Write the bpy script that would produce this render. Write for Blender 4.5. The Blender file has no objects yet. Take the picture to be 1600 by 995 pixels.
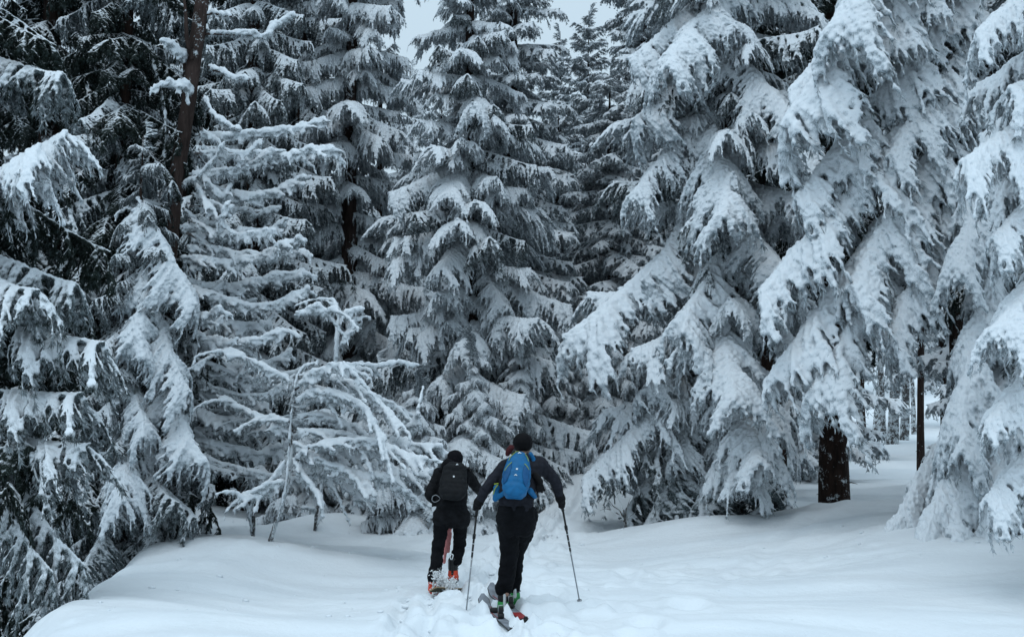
import bpy, math, random
import numpy as np
from mathutils import Vector, Matrix, Euler

scene = bpy.context.scene
COL = scene.collection
R = math.radians

# ------------------------------------------------------------------ camera
CAM_Z = 1.7
FPX = 2222.2            # focal length in pixels of the 1600 px wide photograph (50 mm on 36 mm)
PITCH = math.atan(162.5 / FPX)
cam_d = bpy.data.cameras.new('camera'); cam_d.lens = 50; cam_d.sensor_width = 36
cam_d.clip_start = 0.1; cam_d.clip_end = 2000
cam = bpy.data.objects.new('camera', cam_d); COL.objects.link(cam)
cam.location = (0, 0, CAM_Z); cam.rotation_euler = (R(90) + PITCH, 0, 0)
scene.camera = cam

# ------------------------------------------------------------------ overcast sky
SUN_EL, SUN_ROT = 66, 200
world = bpy.data.worlds.new('World'); scene.world = world; world.use_nodes = True
nt = world.node_tree; nt.nodes.clear()
w_out = nt.nodes.new('ShaderNodeOutputWorld'); w_bg = nt.nodes.new('ShaderNodeBackground')
sky = nt.nodes.new('ShaderNodeTexSky'); sky.sky_type = 'NISHITA'; sky.sun_disc = False
sky.sun_elevation = R(SUN_EL); sky.sun_rotation = R(SUN_ROT)
w_mix = nt.nodes.new('ShaderNodeMixRGB'); w_mix.inputs[0].default_value = 0.90
w_mix.inputs[2].default_value = (6.25, 7.9, 9.1, 1)      # the even cloud layer over the clear sky
w_bg.inputs[1].default_value = 0.1
w_tc = nt.nodes.new('ShaderNodeTexCoord'); w_sep = nt.nodes.new('ShaderNodeSeparateXYZ')   # overcast sky: three times brighter overhead than at the horizon
w_ma = nt.nodes.new('ShaderNodeMapRange'); w_ma.inputs[1].default_value = 0; w_ma.inputs[2].default_value = 1
w_ma.inputs[3].default_value = 0.92; w_ma.inputs[4].default_value = 1.50
w_vm = nt.nodes.new('ShaderNodeVectorMath'); w_vm.operation = 'SCALE'
nt.links.new(w_tc.outputs['Generated'], w_sep.inputs[0]); nt.links.new(w_sep.outputs[2], w_ma.inputs[0]); nt.links.new(w_ma.outputs[0], w_vm.inputs['Scale'])
nt.links.new(sky.outputs[0], w_mix.inputs[1]); nt.links.new(w_mix.outputs[0], w_vm.inputs[0]); nt.links.new(w_vm.outputs[0], w_bg.inputs[0])
nt.links.new(w_bg.outputs[0], w_out.inputs[0])
sun_d = bpy.data.lights.new('sun', 'SUN'); sun_d.energy = 0.95; sun_d.angle = R(40); sun_d.color = (0.93, 0.97, 1.0)
sun = bpy.data.objects.new('sun', sun_d); COL.objects.link(sun)
sun.rotation_euler = Euler((R(90 - SUN_EL), 0, R(180 - SUN_ROT)), 'XYZ')

scene.view_settings.view_transform = 'Standard'; scene.view_settings.look = 'None'
scene.view_settings.exposure = -0.12; scene.view_settings.gamma = 1.0
scene.render.engine = 'CYCLES'
scene.cycles.max_bounces = 4; scene.cycles.diffuse_bounces = 1; scene.cycles.glossy_bounces = 2
scene.cycles.transparent_max_bounces = 4; scene.cycles.use_denoising = True
scene.cycles.sample_clamp_indirect = 4

# ------------------------------------------------------------------ helpers
def at(px, py, Y):
    """world point seen at pixel (px, py) of the 1600x995 photograph, Y metres ahead"""
    u = (px - 800) / FPX; v = (497.5 - py) / FPX
    dy = math.cos(PITCH) - v * math.sin(PITCH); dz = math.sin(PITCH) + v * math.cos(PITCH)
    k = Y / dy
    return Vector((u * k, Y, CAM_Z + dz * k))

def link(name, me, parent=None):
    o = bpy.data.objects.new(name, me); COL.objects.link(o)
    if parent: o.parent = parent
    return o

def tag(o, label=None, cat=None, group=None, kind=None):
    if label: o['label'] = label
    if cat: o['category'] = cat
    if group: o['group'] = group
    if kind: o['kind'] = kind
    return o

def empty(name, loc, label=None, cat=None, group=None, rz=0):
    o = bpy.data.objects.new(name, None); COL.objects.link(o)
    o.location = loc; o.rotation_euler = (0, 0, rz); o.empty_display_size = 0.2
    return tag(o, label, cat, group)

def hash3(ix, iy, iz, seed):
    n = (ix * 374761393 + iy * 668265263 + iz * 2147483647 + seed * 974634777) & 0xFFFFFFFF
    n = ((n ^ (n >> 13)) * 1274126177) & 0xFFFFFFFF
    return ((n ^ (n >> 16)) & 0xFFFFFF) / float(0xFFFFFF)

def vnoise(x, y, z=None, seed=0):
    """smooth value noise in 0..1, numpy arrays"""
    x = np.asarray(x, float); y = np.asarray(y, float)
    z = np.zeros_like(x) if z is None else np.asarray(z, float)
    ix, iy, iz = np.floor(x).astype(np.int64), np.floor(y).astype(np.int64), np.floor(z).astype(np.int64)
    fx, fy, fz = x - ix, y - iy, z - iz
    fx, fy, fz = [f * f * (3 - 2 * f) for f in (fx, fy, fz)]
    v = 0
    for dx in (0, 1):
        for dy in (0, 1):
            for dz in (0, 1):
                w = (fx if dx else 1 - fx) * (fy if dy else 1 - fy) * (fz if dz else 1 - fz)
                v = v + w * hash3(ix + dx, iy + dy, iz + dz, seed)
    return v

def mesh_np(name, V, F, mats=(), mi=None, smooth=True):
    """F: (n,3) or (n,4) int array"""
    me = bpy.data.meshes.new(name)
    V = np.asarray(V, np.float32); F = np.asarray(F, np.int32)
    k = F.shape[1]
    me.vertices.add(len(V)); me.vertices.foreach_set('co', V.ravel())
    me.loops.add(F.size); me.loops.foreach_set('vertex_index', F.ravel())
    me.polygons.add(len(F)); me.polygons.foreach_set('loop_start', np.arange(0, F.size, k, dtype=np.int32))
    me.polygons.foreach_set('loop_total', np.full(len(F), k, np.int32))
    for m in mats: me.materials.append(m)
    if mi is not None: me.polygons.foreach_set('material_index', np.asarray(mi, np.int32))
    me.polygons.foreach_set('use_smooth', np.full(len(F), smooth, bool))
    me.update(calc_edges=True)
    return me

def mesh_arrays(me):
    me.calc_loop_triangles()
    V = np.empty(len(me.vertices) * 3, np.float32); me.vertices.foreach_get('co', V)
    T = np.empty(len(me.loop_triangles) * 3, np.int32); me.loop_triangles.foreach_get('vertices', T)
    return V.reshape(-1, 3), T.reshape(-1, 3)

def octa(sub):
    v = [(1,0,0),(-1,0,0),(0,1,0),(0,-1,0),(0,0,1),(0,0,-1)]
    f = [(0,2,4),(2,1,4),(1,3,4),(3,0,4),(2,0,5),(1,2,5),(3,1,5),(0,3,5)]
    v = [np.array(a, float) for a in v]
    for _ in range(sub):
        nf = []; cache = {}
        def mid(a, b):
            k = (min(a, b), max(a, b))
            if k not in cache:
                m = v[a] + v[b]; v.append(m / np.linalg.norm(m)); cache[k] = len(v) - 1
            return cache[k]
        for a, b, c in f:
            ab, bc, ca = mid(a, b), mid(b, c), mid(c, a)
            nf += [(a, ab, ca), (b, bc, ab), (c, ca, bc), (ab, bc, ca)]
        f = nf
    return np.array(v), np.array(f)
OCT1, OCT2 = octa(1), octa(2)

def spheres_arrays(P, Rr, tpl=OCT1, sq=None):
    P = np.asarray(P, float); Rr = np.asarray(Rr, float)
    v, f = tpl
    S = v[None] * Rr[:, None, None]
    if sq is not None: S = S * np.asarray(sq, float)
    V = (S + P[:, None, :]).reshape(-1, 3)
    F = (f[None] + (np.arange(len(P)) * len(v))[:, None, None]).reshape(-1, 3)
    return V, F

def fuse(V, F, voxel, smooth=1, factor=0.5):
    """one continuous skin round overlapping closed shapes"""
    me = mesh_np('tmp', V, F)
    o = bpy.data.objects.new('tmp', me); COL.objects.link(o)
    m = o.modifiers.new('r', 'REMESH'); m.mode = 'VOXEL'; m.voxel_size = voxel; m.use_smooth_shade = True
    if smooth:
        s = o.modifiers.new('s', 'SMOOTH'); s.factor = factor; s.iterations = smooth
    dg = bpy.context.evaluated_depsgraph_get()
    ev = bpy.data.meshes.new_from_object(o.evaluated_get(dg))
    bpy.data.objects.remove(o); bpy.data.meshes.remove(me)
    V2, T2 = mesh_arrays(ev); bpy.data.meshes.remove(ev)
    return V2, T2

def join_arrays(parts):
    Vs, Fs, M = [], [], []; n = 0
    for V, F, m in parts:
        if len(F) == 0: continue
        Vs.append(V); Fs.append(np.asarray(F) + n); M.append(np.full(len(F), m)); n += len(V)
    return np.concatenate(Vs), np.concatenate(Fs), np.concatenate(M)

def tube_arrays(P, Rr, sides=8, cap=True, jit=0, seed=0):
    """tapered tube through points P -> triangles"""
    P = np.asarray(P, float); n = len(P); Rr = np.broadcast_to(np.asarray(Rr, float), (n,))
    T = np.gradient(P, axis=0); T /= np.linalg.norm(T, axis=1)[:, None] + 1e-9
    up = np.array([0, 0, 1.0]) if abs(T[0][2]) < 0.9 else np.array([1.0, 0, 0])
    V = []
    rg = np.random.RandomState(seed)
    u = np.cross(T[0], up); u /= np.linalg.norm(u)
    for i in range(n):
        u = u - T[i] * np.dot(u, T[i]); u /= np.linalg.norm(u) + 1e-9
        w = np.cross(T[i], u)
        a = np.arange(sides) * 2 * math.pi / sides
        r = Rr[i] * (1 + jit * (rg.rand(sides) - .5))
        V.append(P[i] + (np.cos(a) * r)[:, None] * u + (np.sin(a) * r)[:, None] * w)
    V = np.concatenate(V); F = []
    for i in range(n - 1):
        for j in range(sides):
            a, b = i * sides + j, i * sides + (j + 1) % sides
            c, d = a + sides, b + sides
            F += [(a, b, d), (a, d, c)]
    if cap:
        V = np.concatenate([V, P[:1], P[-1:]]); c0, c1 = n * sides, n * sides + 1
        for j in range(sides):
            F.append((c0, (j + 1) % sides, j)); F.append((c1, (n - 1) * sides + j, (n - 1) * sides + (j + 1) % sides))
    return V, np.array(F)

def spline(pts, n):
    """Catmull-Rom through pts"""
    P = np.asarray([tuple(p) for p in pts], float)
    if len(P) == 2: return P[0] + (P[1] - P[0]) * np.linspace(0, 1, n)[:, None]
    Q = np.concatenate([[2 * P[0] - P[1]], P, [2 * P[-1] - P[-2]]])
    t = np.linspace(0, len(P) - 1 - 1e-6, n); i = t.astype(int); f = (t - i)[:, None]
    a, b, c, d = Q[i], Q[i + 1], Q[i + 2], Q[i + 3]
    return .5 * (2 * b + (c - a) * f + (2 * a - 5 * b + 4 * c - d) * f ** 2 + (3 * b - a - 3 * c + d) * f ** 3)

# ------------------------------------------------------------------ materials
def new_mat(name):
    m = bpy.data.materials.new(name); m.use_nodes = True
    t = m.node_tree; b = t.nodes['Principled BSDF']
    return m, t, b
def N(t, kind, **kw):
    n = t.nodes.new(kind)
    for k, v in kw.items():
        if k in n.inputs: n.inputs[k].default_value = v
        else: setattr(n, k, v)
    return n
def ramp(t, src, stops):
    r = t.nodes.new('ShaderNodeValToRGB'); e = r.color_ramp.elements
    while len(e) < len(stops): e.new(0.5)
    for i, (p, c) in enumerate(stops):
        e[i].position = p; e[i].color = c if len(c) == 4 else (*c, 1)
    t.links.new(src, r.inputs[0]); return r

def mat_ground_snow():
    m, t, b = new_mat('ground_snow')
    geo = N(t, 'ShaderNodeNewGeometry')
    n1 = N(t, 'ShaderNodeTexNoise', Scale=0.7, Detail=4.0); n2 = N(t, 'ShaderNodeTexNoise', Scale=9.0, Detail=6.0, Roughness=0.6)
    n3 = N(t, 'ShaderNodeTexNoise', Scale=160.0, Detail=2.0)
    for n in (n1, n2, n3): t.links.new(geo.outputs['Position'], n.inputs['Vector'])
    r = ramp(t, n1.outputs[0], [(0.3, (0.74, 0.80, 0.845)), (0.7, (0.80, 0.85, 0.885))])
    t.links.new(r.outputs[0], b.inputs['Base Color'])
    b1 = N(t, 'ShaderNodeBump', Strength=0.3, Distance=0.06); b2 = N(t, 'ShaderNodeBump', Strength=0.15, Distance=0.006)
    t.links.new(n2.outputs[0], b1.inputs['Height']); t.links.new(n3.outputs[0], b2.inputs['Height'])
    t.links.new(b1.outputs[0], b2.inputs['Normal']); t.links.new(b2.outputs[0], b.inputs['Normal'])
    b.inputs['Roughness'].default_value = 0.75; b.inputs['Specular IOR Level'].default_value = 0.25
    return m

def mat_bough(name, cover, rime, dark, frost_amt, up0, up1):
    """snow lying on the upward faces, rimed needles on the flanks and undersides"""
    m, t, b = new_mat(name)
    geo = N(t, 'ShaderNodeNewGeometry'); tc = N(t, 'ShaderNodeTexCoord'); oi = N(t, 'ShaderNodeObjectInfo')
    sep = N(t, 'ShaderNodeSeparateXYZ'); t.links.new(geo.outputs['Normal'], sep.inputs[0])
    nz = N(t, 'ShaderNodeTexNoise', Scale=14.0, Detail=4.0, Roughness=0.65); t.links.new(tc.outputs['Object'], nz.inputs['Vector'])
    nf = N(t, 'ShaderNodeTexNoise', Scale=75.0, Detail=3.0, Roughness=0.7); t.links.new(tc.outputs['Object'], nf.inputs['Vector'])
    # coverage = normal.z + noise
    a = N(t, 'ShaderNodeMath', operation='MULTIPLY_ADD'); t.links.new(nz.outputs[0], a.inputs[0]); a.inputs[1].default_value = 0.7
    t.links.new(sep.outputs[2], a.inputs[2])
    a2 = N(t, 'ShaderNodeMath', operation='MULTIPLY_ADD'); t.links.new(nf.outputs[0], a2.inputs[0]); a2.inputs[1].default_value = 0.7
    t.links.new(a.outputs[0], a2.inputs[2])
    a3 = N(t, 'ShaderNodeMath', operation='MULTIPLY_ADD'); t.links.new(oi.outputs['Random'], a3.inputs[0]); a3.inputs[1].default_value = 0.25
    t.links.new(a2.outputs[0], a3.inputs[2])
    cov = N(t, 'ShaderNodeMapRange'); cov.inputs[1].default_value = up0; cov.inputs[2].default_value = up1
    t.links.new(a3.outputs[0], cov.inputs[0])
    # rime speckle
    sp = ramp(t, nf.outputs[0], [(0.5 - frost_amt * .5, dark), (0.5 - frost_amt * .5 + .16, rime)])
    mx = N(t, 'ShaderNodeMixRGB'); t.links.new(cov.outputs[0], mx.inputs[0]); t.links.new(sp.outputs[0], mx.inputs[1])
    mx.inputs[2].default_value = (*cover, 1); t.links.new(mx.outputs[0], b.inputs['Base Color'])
    b1 = N(t, 'ShaderNodeBump', Strength=0.55, Distance=0.03); b2 = N(t, 'ShaderNodeBump', Strength=0.5, Distance=0.012)
    t.links.new(nz.outputs[0], b1.inputs['Height']); t.links.new(nf.outputs[0], b2.inputs['Height'])
    t.links.new(b1.outputs[0], b2.inputs['Normal']); t.links.new(b2.outputs[0], b.inputs['Normal'])
    b.inputs['Roughness'].default_value = 0.85; b.inputs['Specular IOR Level'].default_value = 0.15
    return m

def mat_needles(name, dark, frost, p):
    m, t, b = new_mat(name)
    tc = N(t, 'ShaderNodeTexCoord'); nz = N(t, 'ShaderNodeTexNoise', Scale=11.0, Detail=3.0); t.links.new(tc.outputs['Object'], nz.inputs['Vector'])
    r = ramp(t, nz.outputs[0], [(p - .12, dark), (p + .06, frost)])
    t.links.new(r.outputs[0], b.inputs['Base Color']); b.inputs['Roughness'].default_value = 0.8
    b.inputs['Specular IOR Level'].default_value = 0.1
    return m

def mat_bark(name, c0, c1, rime=0.0, scale=9.0):
    m, t, b = new_mat(name)
    tc = N(t, 'ShaderNodeTexCoord'); mp = N(t, 'ShaderNodeMapping'); mp.inputs['Scale'].default_value = (1, 1, 0.25)
    t.links.new(tc.outputs['Object'], mp.inputs[0])
    nz = N(t, 'ShaderNodeTexNoise', Scale=scale, Detail=6.0, Roughness=0.7); t.links.new(mp.outputs[0], nz.inputs['Vector'])
    vo = N(t, 'ShaderNodeTexVoronoi', Scale=scale * 2.2); t.links.new(mp.outputs[0], vo.inputs['Vector'])
    r = ramp(t, nz.outputs[0], [(0.35, c0), (0.65, c1)])
    n2 = N(t, 'ShaderNodeTexNoise', Scale=5.0, Detail=5.0, Roughness=0.75); t.links.new(tc.outputs['Object'], n2.inputs['Vector'])
    rr = ramp(t, n2.outputs[0], [(0.72 - rime * .4, (0, 0, 0)), (0.78 - rime * .4, (1, 1, 1))])
    mx = N(t, 'ShaderNodeMixRGB'); t.links.new(rr.outputs[0], mx.inputs[0]); t.links.new(r.outputs[0], mx.inputs[1]); mx.inputs[2].default_value = (.6, .65, .68, 1)
    t.links.new(mx.outputs[0], b.inputs['Base Color'])
    bp = N(t, 'ShaderNodeBump', Strength=0.9, Distance=0.03); t.links.new(vo.outputs[0], bp.inputs['Height']); t.links.new(bp.outputs[0], b.inputs['Normal'])
    b.inputs['Roughness'].default_value = 0.9; b.inputs['Specular IOR Level'].default_value = 0.15
    return m

def mat_plain(name, col, rough=0.7, var=0.15, scale=30, bump=0.1, metal=0.0, spec=0.3):
    m, t, b = new_mat(name)
    tc = N(t, 'ShaderNodeTexCoord'); nz = N(t, 'ShaderNodeTexNoise', Scale=float(scale), Detail=4.0); t.links.new(tc.outputs['Object'], nz.inputs['Vector'])
    lo = tuple(c * (1 - var) for c in col); hi = tuple(min(1, c * (1 + var)) for c in col)
    r = ramp(t, nz.outputs[0], [(0.35, lo), (0.65, hi)]); t.links.new(r.outputs[0], b.inputs['Base Color'])
    if bump:
        bp = N(t, 'ShaderNodeBump', Strength=bump, Distance=0.01); t.links.new(nz.outputs[0], bp.inputs['Height']); t.links.new(bp.outputs[0], b.inputs['Normal'])
    b.inputs['Roughness'].default_value = rough; b.inputs['Metallic'].default_value = metal; b.inputs['Specular IOR Level'].default_value = spec
    return m

SNOW = (0.78, 0.835, 0.88)
M_GROUND = mat_ground_snow()
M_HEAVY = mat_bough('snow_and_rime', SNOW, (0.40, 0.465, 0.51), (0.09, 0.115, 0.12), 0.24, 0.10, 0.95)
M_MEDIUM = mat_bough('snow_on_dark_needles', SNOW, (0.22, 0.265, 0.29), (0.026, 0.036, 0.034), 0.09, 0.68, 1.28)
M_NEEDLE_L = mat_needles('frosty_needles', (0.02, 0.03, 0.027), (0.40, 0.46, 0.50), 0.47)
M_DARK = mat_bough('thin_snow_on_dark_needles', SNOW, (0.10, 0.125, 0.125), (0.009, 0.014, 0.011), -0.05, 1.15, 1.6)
M_LIGHT = mat_bough('snow_dusted_hazed_needles', SNOW, (0.44, 0.50, 0.54), (0.09, 0.115, 0.12), 0.22, 0.2, 0.95)  # pale rime, lightened further to put distance haze into the colour
M_RIDGE = mat_bough('snow_ridge', SNOW, (0.40, 0.45, 0.48), (0.10, 0.12, 0.12), 0.2, 0.1, 0.7)
M_NEEDLE_H = mat_needles('rimed_needles', (0.035, 0.048, 0.043), (0.46, 0.52, 0.56), 0.44)
M_NEEDLE_M = mat_needles('dark_needles', (0.018, 0.026, 0.023), (0.24, 0.28, 0.30), 0.50)
M_NEEDLE_D = mat_needles('darkest_needles', (0.007, 0.012, 0.009), (0.06, 0.08, 0.08), 0.60)
M_BARK = mat_bark('spruce_bark', (0.010, 0.0065, 0.0055), (0.036, 0.022, 0.017), 0.36)
M_BARK_RED = mat_bark('dead_reddish_bark', (0.022, 0.015, 0.013), (0.060, 0.042, 0.037), 0.28)
M_BARK_RIME = mat_bark('rimed_bark', (0.045, 0.042, 0.04), (0.13, 0.125, 0.125), 0.62, 14)
# ------------------------------------------------------------------ snow-laden boughs
def puff(V, F, amt, seed, f1=15.0, f2=36.0, kz=1.0):
    """cauliflower lumps of settled snow, pushed out along the normals"""
    fn = np.cross(V[F[:, 1]] - V[F[:, 0]], V[F[:, 2]] - V[F[:, 0]])
    nv = np.zeros(V.shape)
    for k in range(3):
        for c in range(3): nv[:, c] += np.bincount(F[:, k], fn[:, c], len(V))
    nv /= np.linalg.norm(nv, axis=1)[:, None] + 1e-12
    a = np.abs(2 * vnoise(V[:, 0] * f1, V[:, 1] * f1, V[:, 2] * f1 * kz, seed) - 1) ** .6
    b = np.abs(2 * vnoise(V[:, 0] * f2, V[:, 1] * f2, V[:, 2] * f2 * kz, seed + 5) - 1) ** .7
    return V + nv * ((a - .45) * amt + (b - .45) * amt * .55)[:, None]

def make_bough(name, seed, L=2.4, W=0.75, n_lat=19, sr=0.052, hang=0.3, droop=0.3, voxel=0.024,
               spikes=1500, finger=1.0, keep=1.0, mats=None, strand=1.0, puffy=.032, sag0=.35, sag1=.85, a0=64, drape=False):
    rg = np.random.RandomState(seed)
    P, Q, SP = [], [], []       # sphere centres, radii, spike roots
    wob = rg.rand() * 6
    def axis(t):
        return np.array([L * t, 0.05 * L * math.sin(t * 4 + wob), L * (0.03 * t - droop * t ** 1.5 + 0.07 * t ** 5)])
    def run(a, d, l, r0, r1, sag0, sag1, step=0.55, pw=1.0):
        """a lumpy drooping run of snow along a twig; returns its curve"""
        def c(s): return a + d * l * (1 - (1 - s) ** pw if pw != 1 else s) + np.array([0, 0, -l * (sag0 * s + sag1 * s * s)])
        s = 0
        while s <= 1:
            r = (r0 + (r1 - r0) * s) * (0.78 + 0.5 * rg.rand())
            p = c(s) + (rg.rand(3) - .5) * r * .7
            P.append(p); Q.append(r); s += step * r / max(l * (1 + .5 * sag1), .01)
        return c
    t = 0
    while t <= 1:
        r = sr * (1.35 - .45 * t) * (.8 + .45 * rg.rand()) * (1 if t > .12 else .6)
        P.append(axis(t) + np.array([0, (rg.rand() - .5) * r, .35 * r])); Q.append(r); t += .5 * r / L
    for i in range(n_lat):
        t0 = .10 + .88 * (i + .6 * rg.rand()) / n_lat
        env = (.50 + .50 * min(1, t0 / .6)) * (1 if t0 < .72 else max(.30, math.sqrt(max(0, 1 - ((t0 - .72) / .30) ** 2))))
        for sd in (-1, 1):
            if rg.rand() > keep: continue
            l = W * env * (.62 + .38 * rg.rand()) * (.74 + .42 * math.sin(t0 * L * 7.5 + wob * 2 + sd * 1.3))
            ang = R(a0 - 34 * t0 + 16 * (rg.rand() - .5))
            d = np.array([math.cos(ang), sd * math.sin(ang), 0])
            sag = sag0 + (sag1 - sag0) * rg.rand()
            d = d * (.82 if drape else 1); c = run(axis(t0), d, l, sr * (1.12 - .2 * t0), sr * .58, .10, sag, .55, 1.3 if drape else 1.0)
            SP += [c(s) for s in (rg.rand(6) * .9 + .1)]
            if drape:       # recessed snow between this twig and the next
                run(axis(t0 + .44 / n_lat) + np.array([0, 0, -sr * .5]), d, l * .72, sr * .9, sr * .6, .12, sag, .7, 1.3)
            k = .12
            while k < 1.02:
                a = c(k)
                for s2 in (-1, 1):
                    if rg.rand() > .85 * keep: continue
                    fl = (.09 + .13 * rg.rand()) * finger * (1.1 - .4 * k)
                    a2 = ang + s2 * sd * R((30 if drape else 38) + 20 * rg.rand()); down = .3 + .7 * k if drape else .25
                    d2 = np.array([math.cos(a2), sd * math.sin(a2), 0])
                    c2 = run(a, d2, fl, sr * .62, sr * (.45 + .25 * rg.rand()), down + .4 * rg.rand(), .9 * rg.rand() + .3, .7)
                    SP += [c2(.6 + .4 * rg.rand())]
                    if rg.rand() < .62 * strand:    # pendulous twig
                        h = hang * (.25 + rg.rand() ** 1.5) * (1.15 - .7 * t0)
                        e = c2(.9); dd = np.array([.12 * (rg.rand() - .2), .12 * (rg.rand() - .5), -1.0])
                        c3 = run(e, dd, h, sr * .46, sr * .3, 0, 0, .8)
                        SP += [c3(x) for x in rg.rand(3)]
                k += (.066 + .03 * rg.rand()) / max(l, .05)
    V, F = spheres_arrays(P, np.maximum(Q, voxel * .75))
    Vb, Fb = fuse(V, F, voxel, 1, .5)
    Vb = puff(Vb, Fb, puffy, seed, 17, 38, .5 if drape else 1)
    parts = [(Vb, Fb, 0)]
    SP = np.array(SP); idx = rg.randint(0, len(SP), spikes)
    base = SP[idx] + (rg.rand(spikes, 3) - .5) * sr * .8
    dirn = (rg.rand(spikes, 3) - .5) * np.array([1.6, 1.6, .6]) + np.array([.25, 0, -1.0])
    dirn /= np.linalg.norm(dirn, axis=1)[:, None]
    ln = (.04 + .08 * rg.rand(spikes)) * (.6 + .4 * finger)
    side = np.cross(dirn, rg.rand(spikes, 3) - .5); side /= np.linalg.norm(side, axis=1)[:, None]
    wd = (.004 + .005 * rg.rand(spikes))[:, None]
    tip = base + dirn * ln[:, None]; mid = base + dirn * (ln * .45)[:, None]
    V2 = np.stack([base - side * wd * .4, mid + side * wd, tip, mid - side * wd], 1).reshape(-1, 3)
    q = np.arange(spikes)[:, None] * 4
    F2 = np.concatenate([q + [0, 1, 2], q + [0, 2, 3]])
    parts.append((V2, F2, 1))
    ax = np.array([axis(x) - np.array([0, 0, .02]) for x in np.linspace(-.02, 1, 14)])
    V3, F3 = tube_arrays(ax, np.linspace(.028, .006, 14) * (L / 2.4), 6)
    parts.append((V3, F3, 2))
    V, F, mi = join_arrays(parts)
    me = mesh_np(name, V, F, mats, mi)
    tipv = axis(1.0)
    return me, L, math.atan2(tipv[2], L)

HV, XL, MD, DK, LT = [], [], [], [], []
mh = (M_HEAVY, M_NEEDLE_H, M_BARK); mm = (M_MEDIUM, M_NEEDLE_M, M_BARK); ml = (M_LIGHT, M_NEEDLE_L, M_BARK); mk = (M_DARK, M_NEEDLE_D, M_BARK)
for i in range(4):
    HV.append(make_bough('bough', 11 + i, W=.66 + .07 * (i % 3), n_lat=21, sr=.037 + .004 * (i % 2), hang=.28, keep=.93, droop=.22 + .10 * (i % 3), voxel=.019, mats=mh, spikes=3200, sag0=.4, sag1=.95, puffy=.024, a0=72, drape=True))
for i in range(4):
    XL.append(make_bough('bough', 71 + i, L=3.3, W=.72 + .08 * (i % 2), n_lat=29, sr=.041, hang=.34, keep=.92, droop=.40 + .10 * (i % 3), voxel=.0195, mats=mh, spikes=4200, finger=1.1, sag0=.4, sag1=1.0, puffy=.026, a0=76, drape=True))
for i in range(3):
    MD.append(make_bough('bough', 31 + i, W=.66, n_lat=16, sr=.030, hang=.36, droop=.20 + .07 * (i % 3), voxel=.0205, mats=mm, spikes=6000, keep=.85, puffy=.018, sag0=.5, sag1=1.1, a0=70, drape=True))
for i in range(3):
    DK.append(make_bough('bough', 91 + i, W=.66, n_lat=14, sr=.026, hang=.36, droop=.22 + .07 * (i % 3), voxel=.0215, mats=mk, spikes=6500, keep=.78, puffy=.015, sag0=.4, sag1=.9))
for i in range(3):
    LT.append(make_bough('bough', 51 + i, W=.64, n_lat=13, sr=.034, hang=.24, droop=.14 + .06 * (i % 3), voxel=.028, mats=ml, spikes=3200, keep=.85, puffy=.02, sag0=.3, sag1=.8))

rnd = random.Random(7)
def add_bough(tree, lib, root, az, length, elev, wide=1.0, roll=0.0, variant=None):
    """bough from root (tree-local) towards azimuth az, chord elevation elev"""
    me, L, chord = lib[variant if variant is not None else rnd.randrange(len(lib))]
    o = link('bough', me, tree)
    s = length / L
    o.location = root
    o.rotation_mode = 'QUATERNION'
    o.rotation_quaternion = (Euler((0, 0, az)).to_quaternion() @ Euler((0, -(elev - chord), 0)).to_quaternion() @ Euler((roll, 0, 0)).to_quaternion())
    s2 = s ** .75
    o.scale = (s, s2 * wide * rnd.choice((-1, 1)), s2)
    return o

def bough_to(tree, lib, root_z, tip, wide=1.0, variant=None, roll=0.0):
    """bough from the trunk at height root_z above the tree's base to a world-space tip"""
    d = Vector(tip) - (tree.location + Vector((0, 0, root_z)))
    return add_bough(tree, lib, (0, 0, root_z), math.atan2(d.y, d.x), d.length, math.atan2(d.z, math.hypot(d.x, d.y)), wide, roll, variant)

def trunk_mesh(H, r0, lean=(0, 0), seed=0, n=16, mat=None, stubs=0, sides=12):
    rg = np.random.RandomState(seed); z = np.linspace(-.4, H, n)
    P = np.stack([lean[0] * z + .03 * np.sin(z * .8 + seed), lean[1] * z + .03 * np.cos(z * .7), z], 1)
    r = r0 * np.clip(1 - z / H, .03, 1) ** .75; r[:2] *= (1.18, 1.06)
    parts = [(*tube_arrays(P, r, sides, jit=.12, seed=seed), 0)]
    for k in range(stubs):
        zz = rg.rand() * min(H * .6, 6) + .3; a = rg.rand() * 6.28; l = .1 + .35 * rg.rand()
        p0 = np.array([lean[0] * zz, lean[1] * zz, zz])
        dv = np.array([math.cos(a), math.sin(a), -.2 + .5 * rg.rand()])
        parts.append((*tube_arrays([p0, p0 + dv * (r0 + l * .5), p0 + dv * (r0 + l) + [0, 0, -.04]], [.014, .009, .003], 5), 0))
    V, F, mi = join_arrays(parts)
    return mesh_np('trunk', V, F, [mat or M_BARK], mi)

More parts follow.
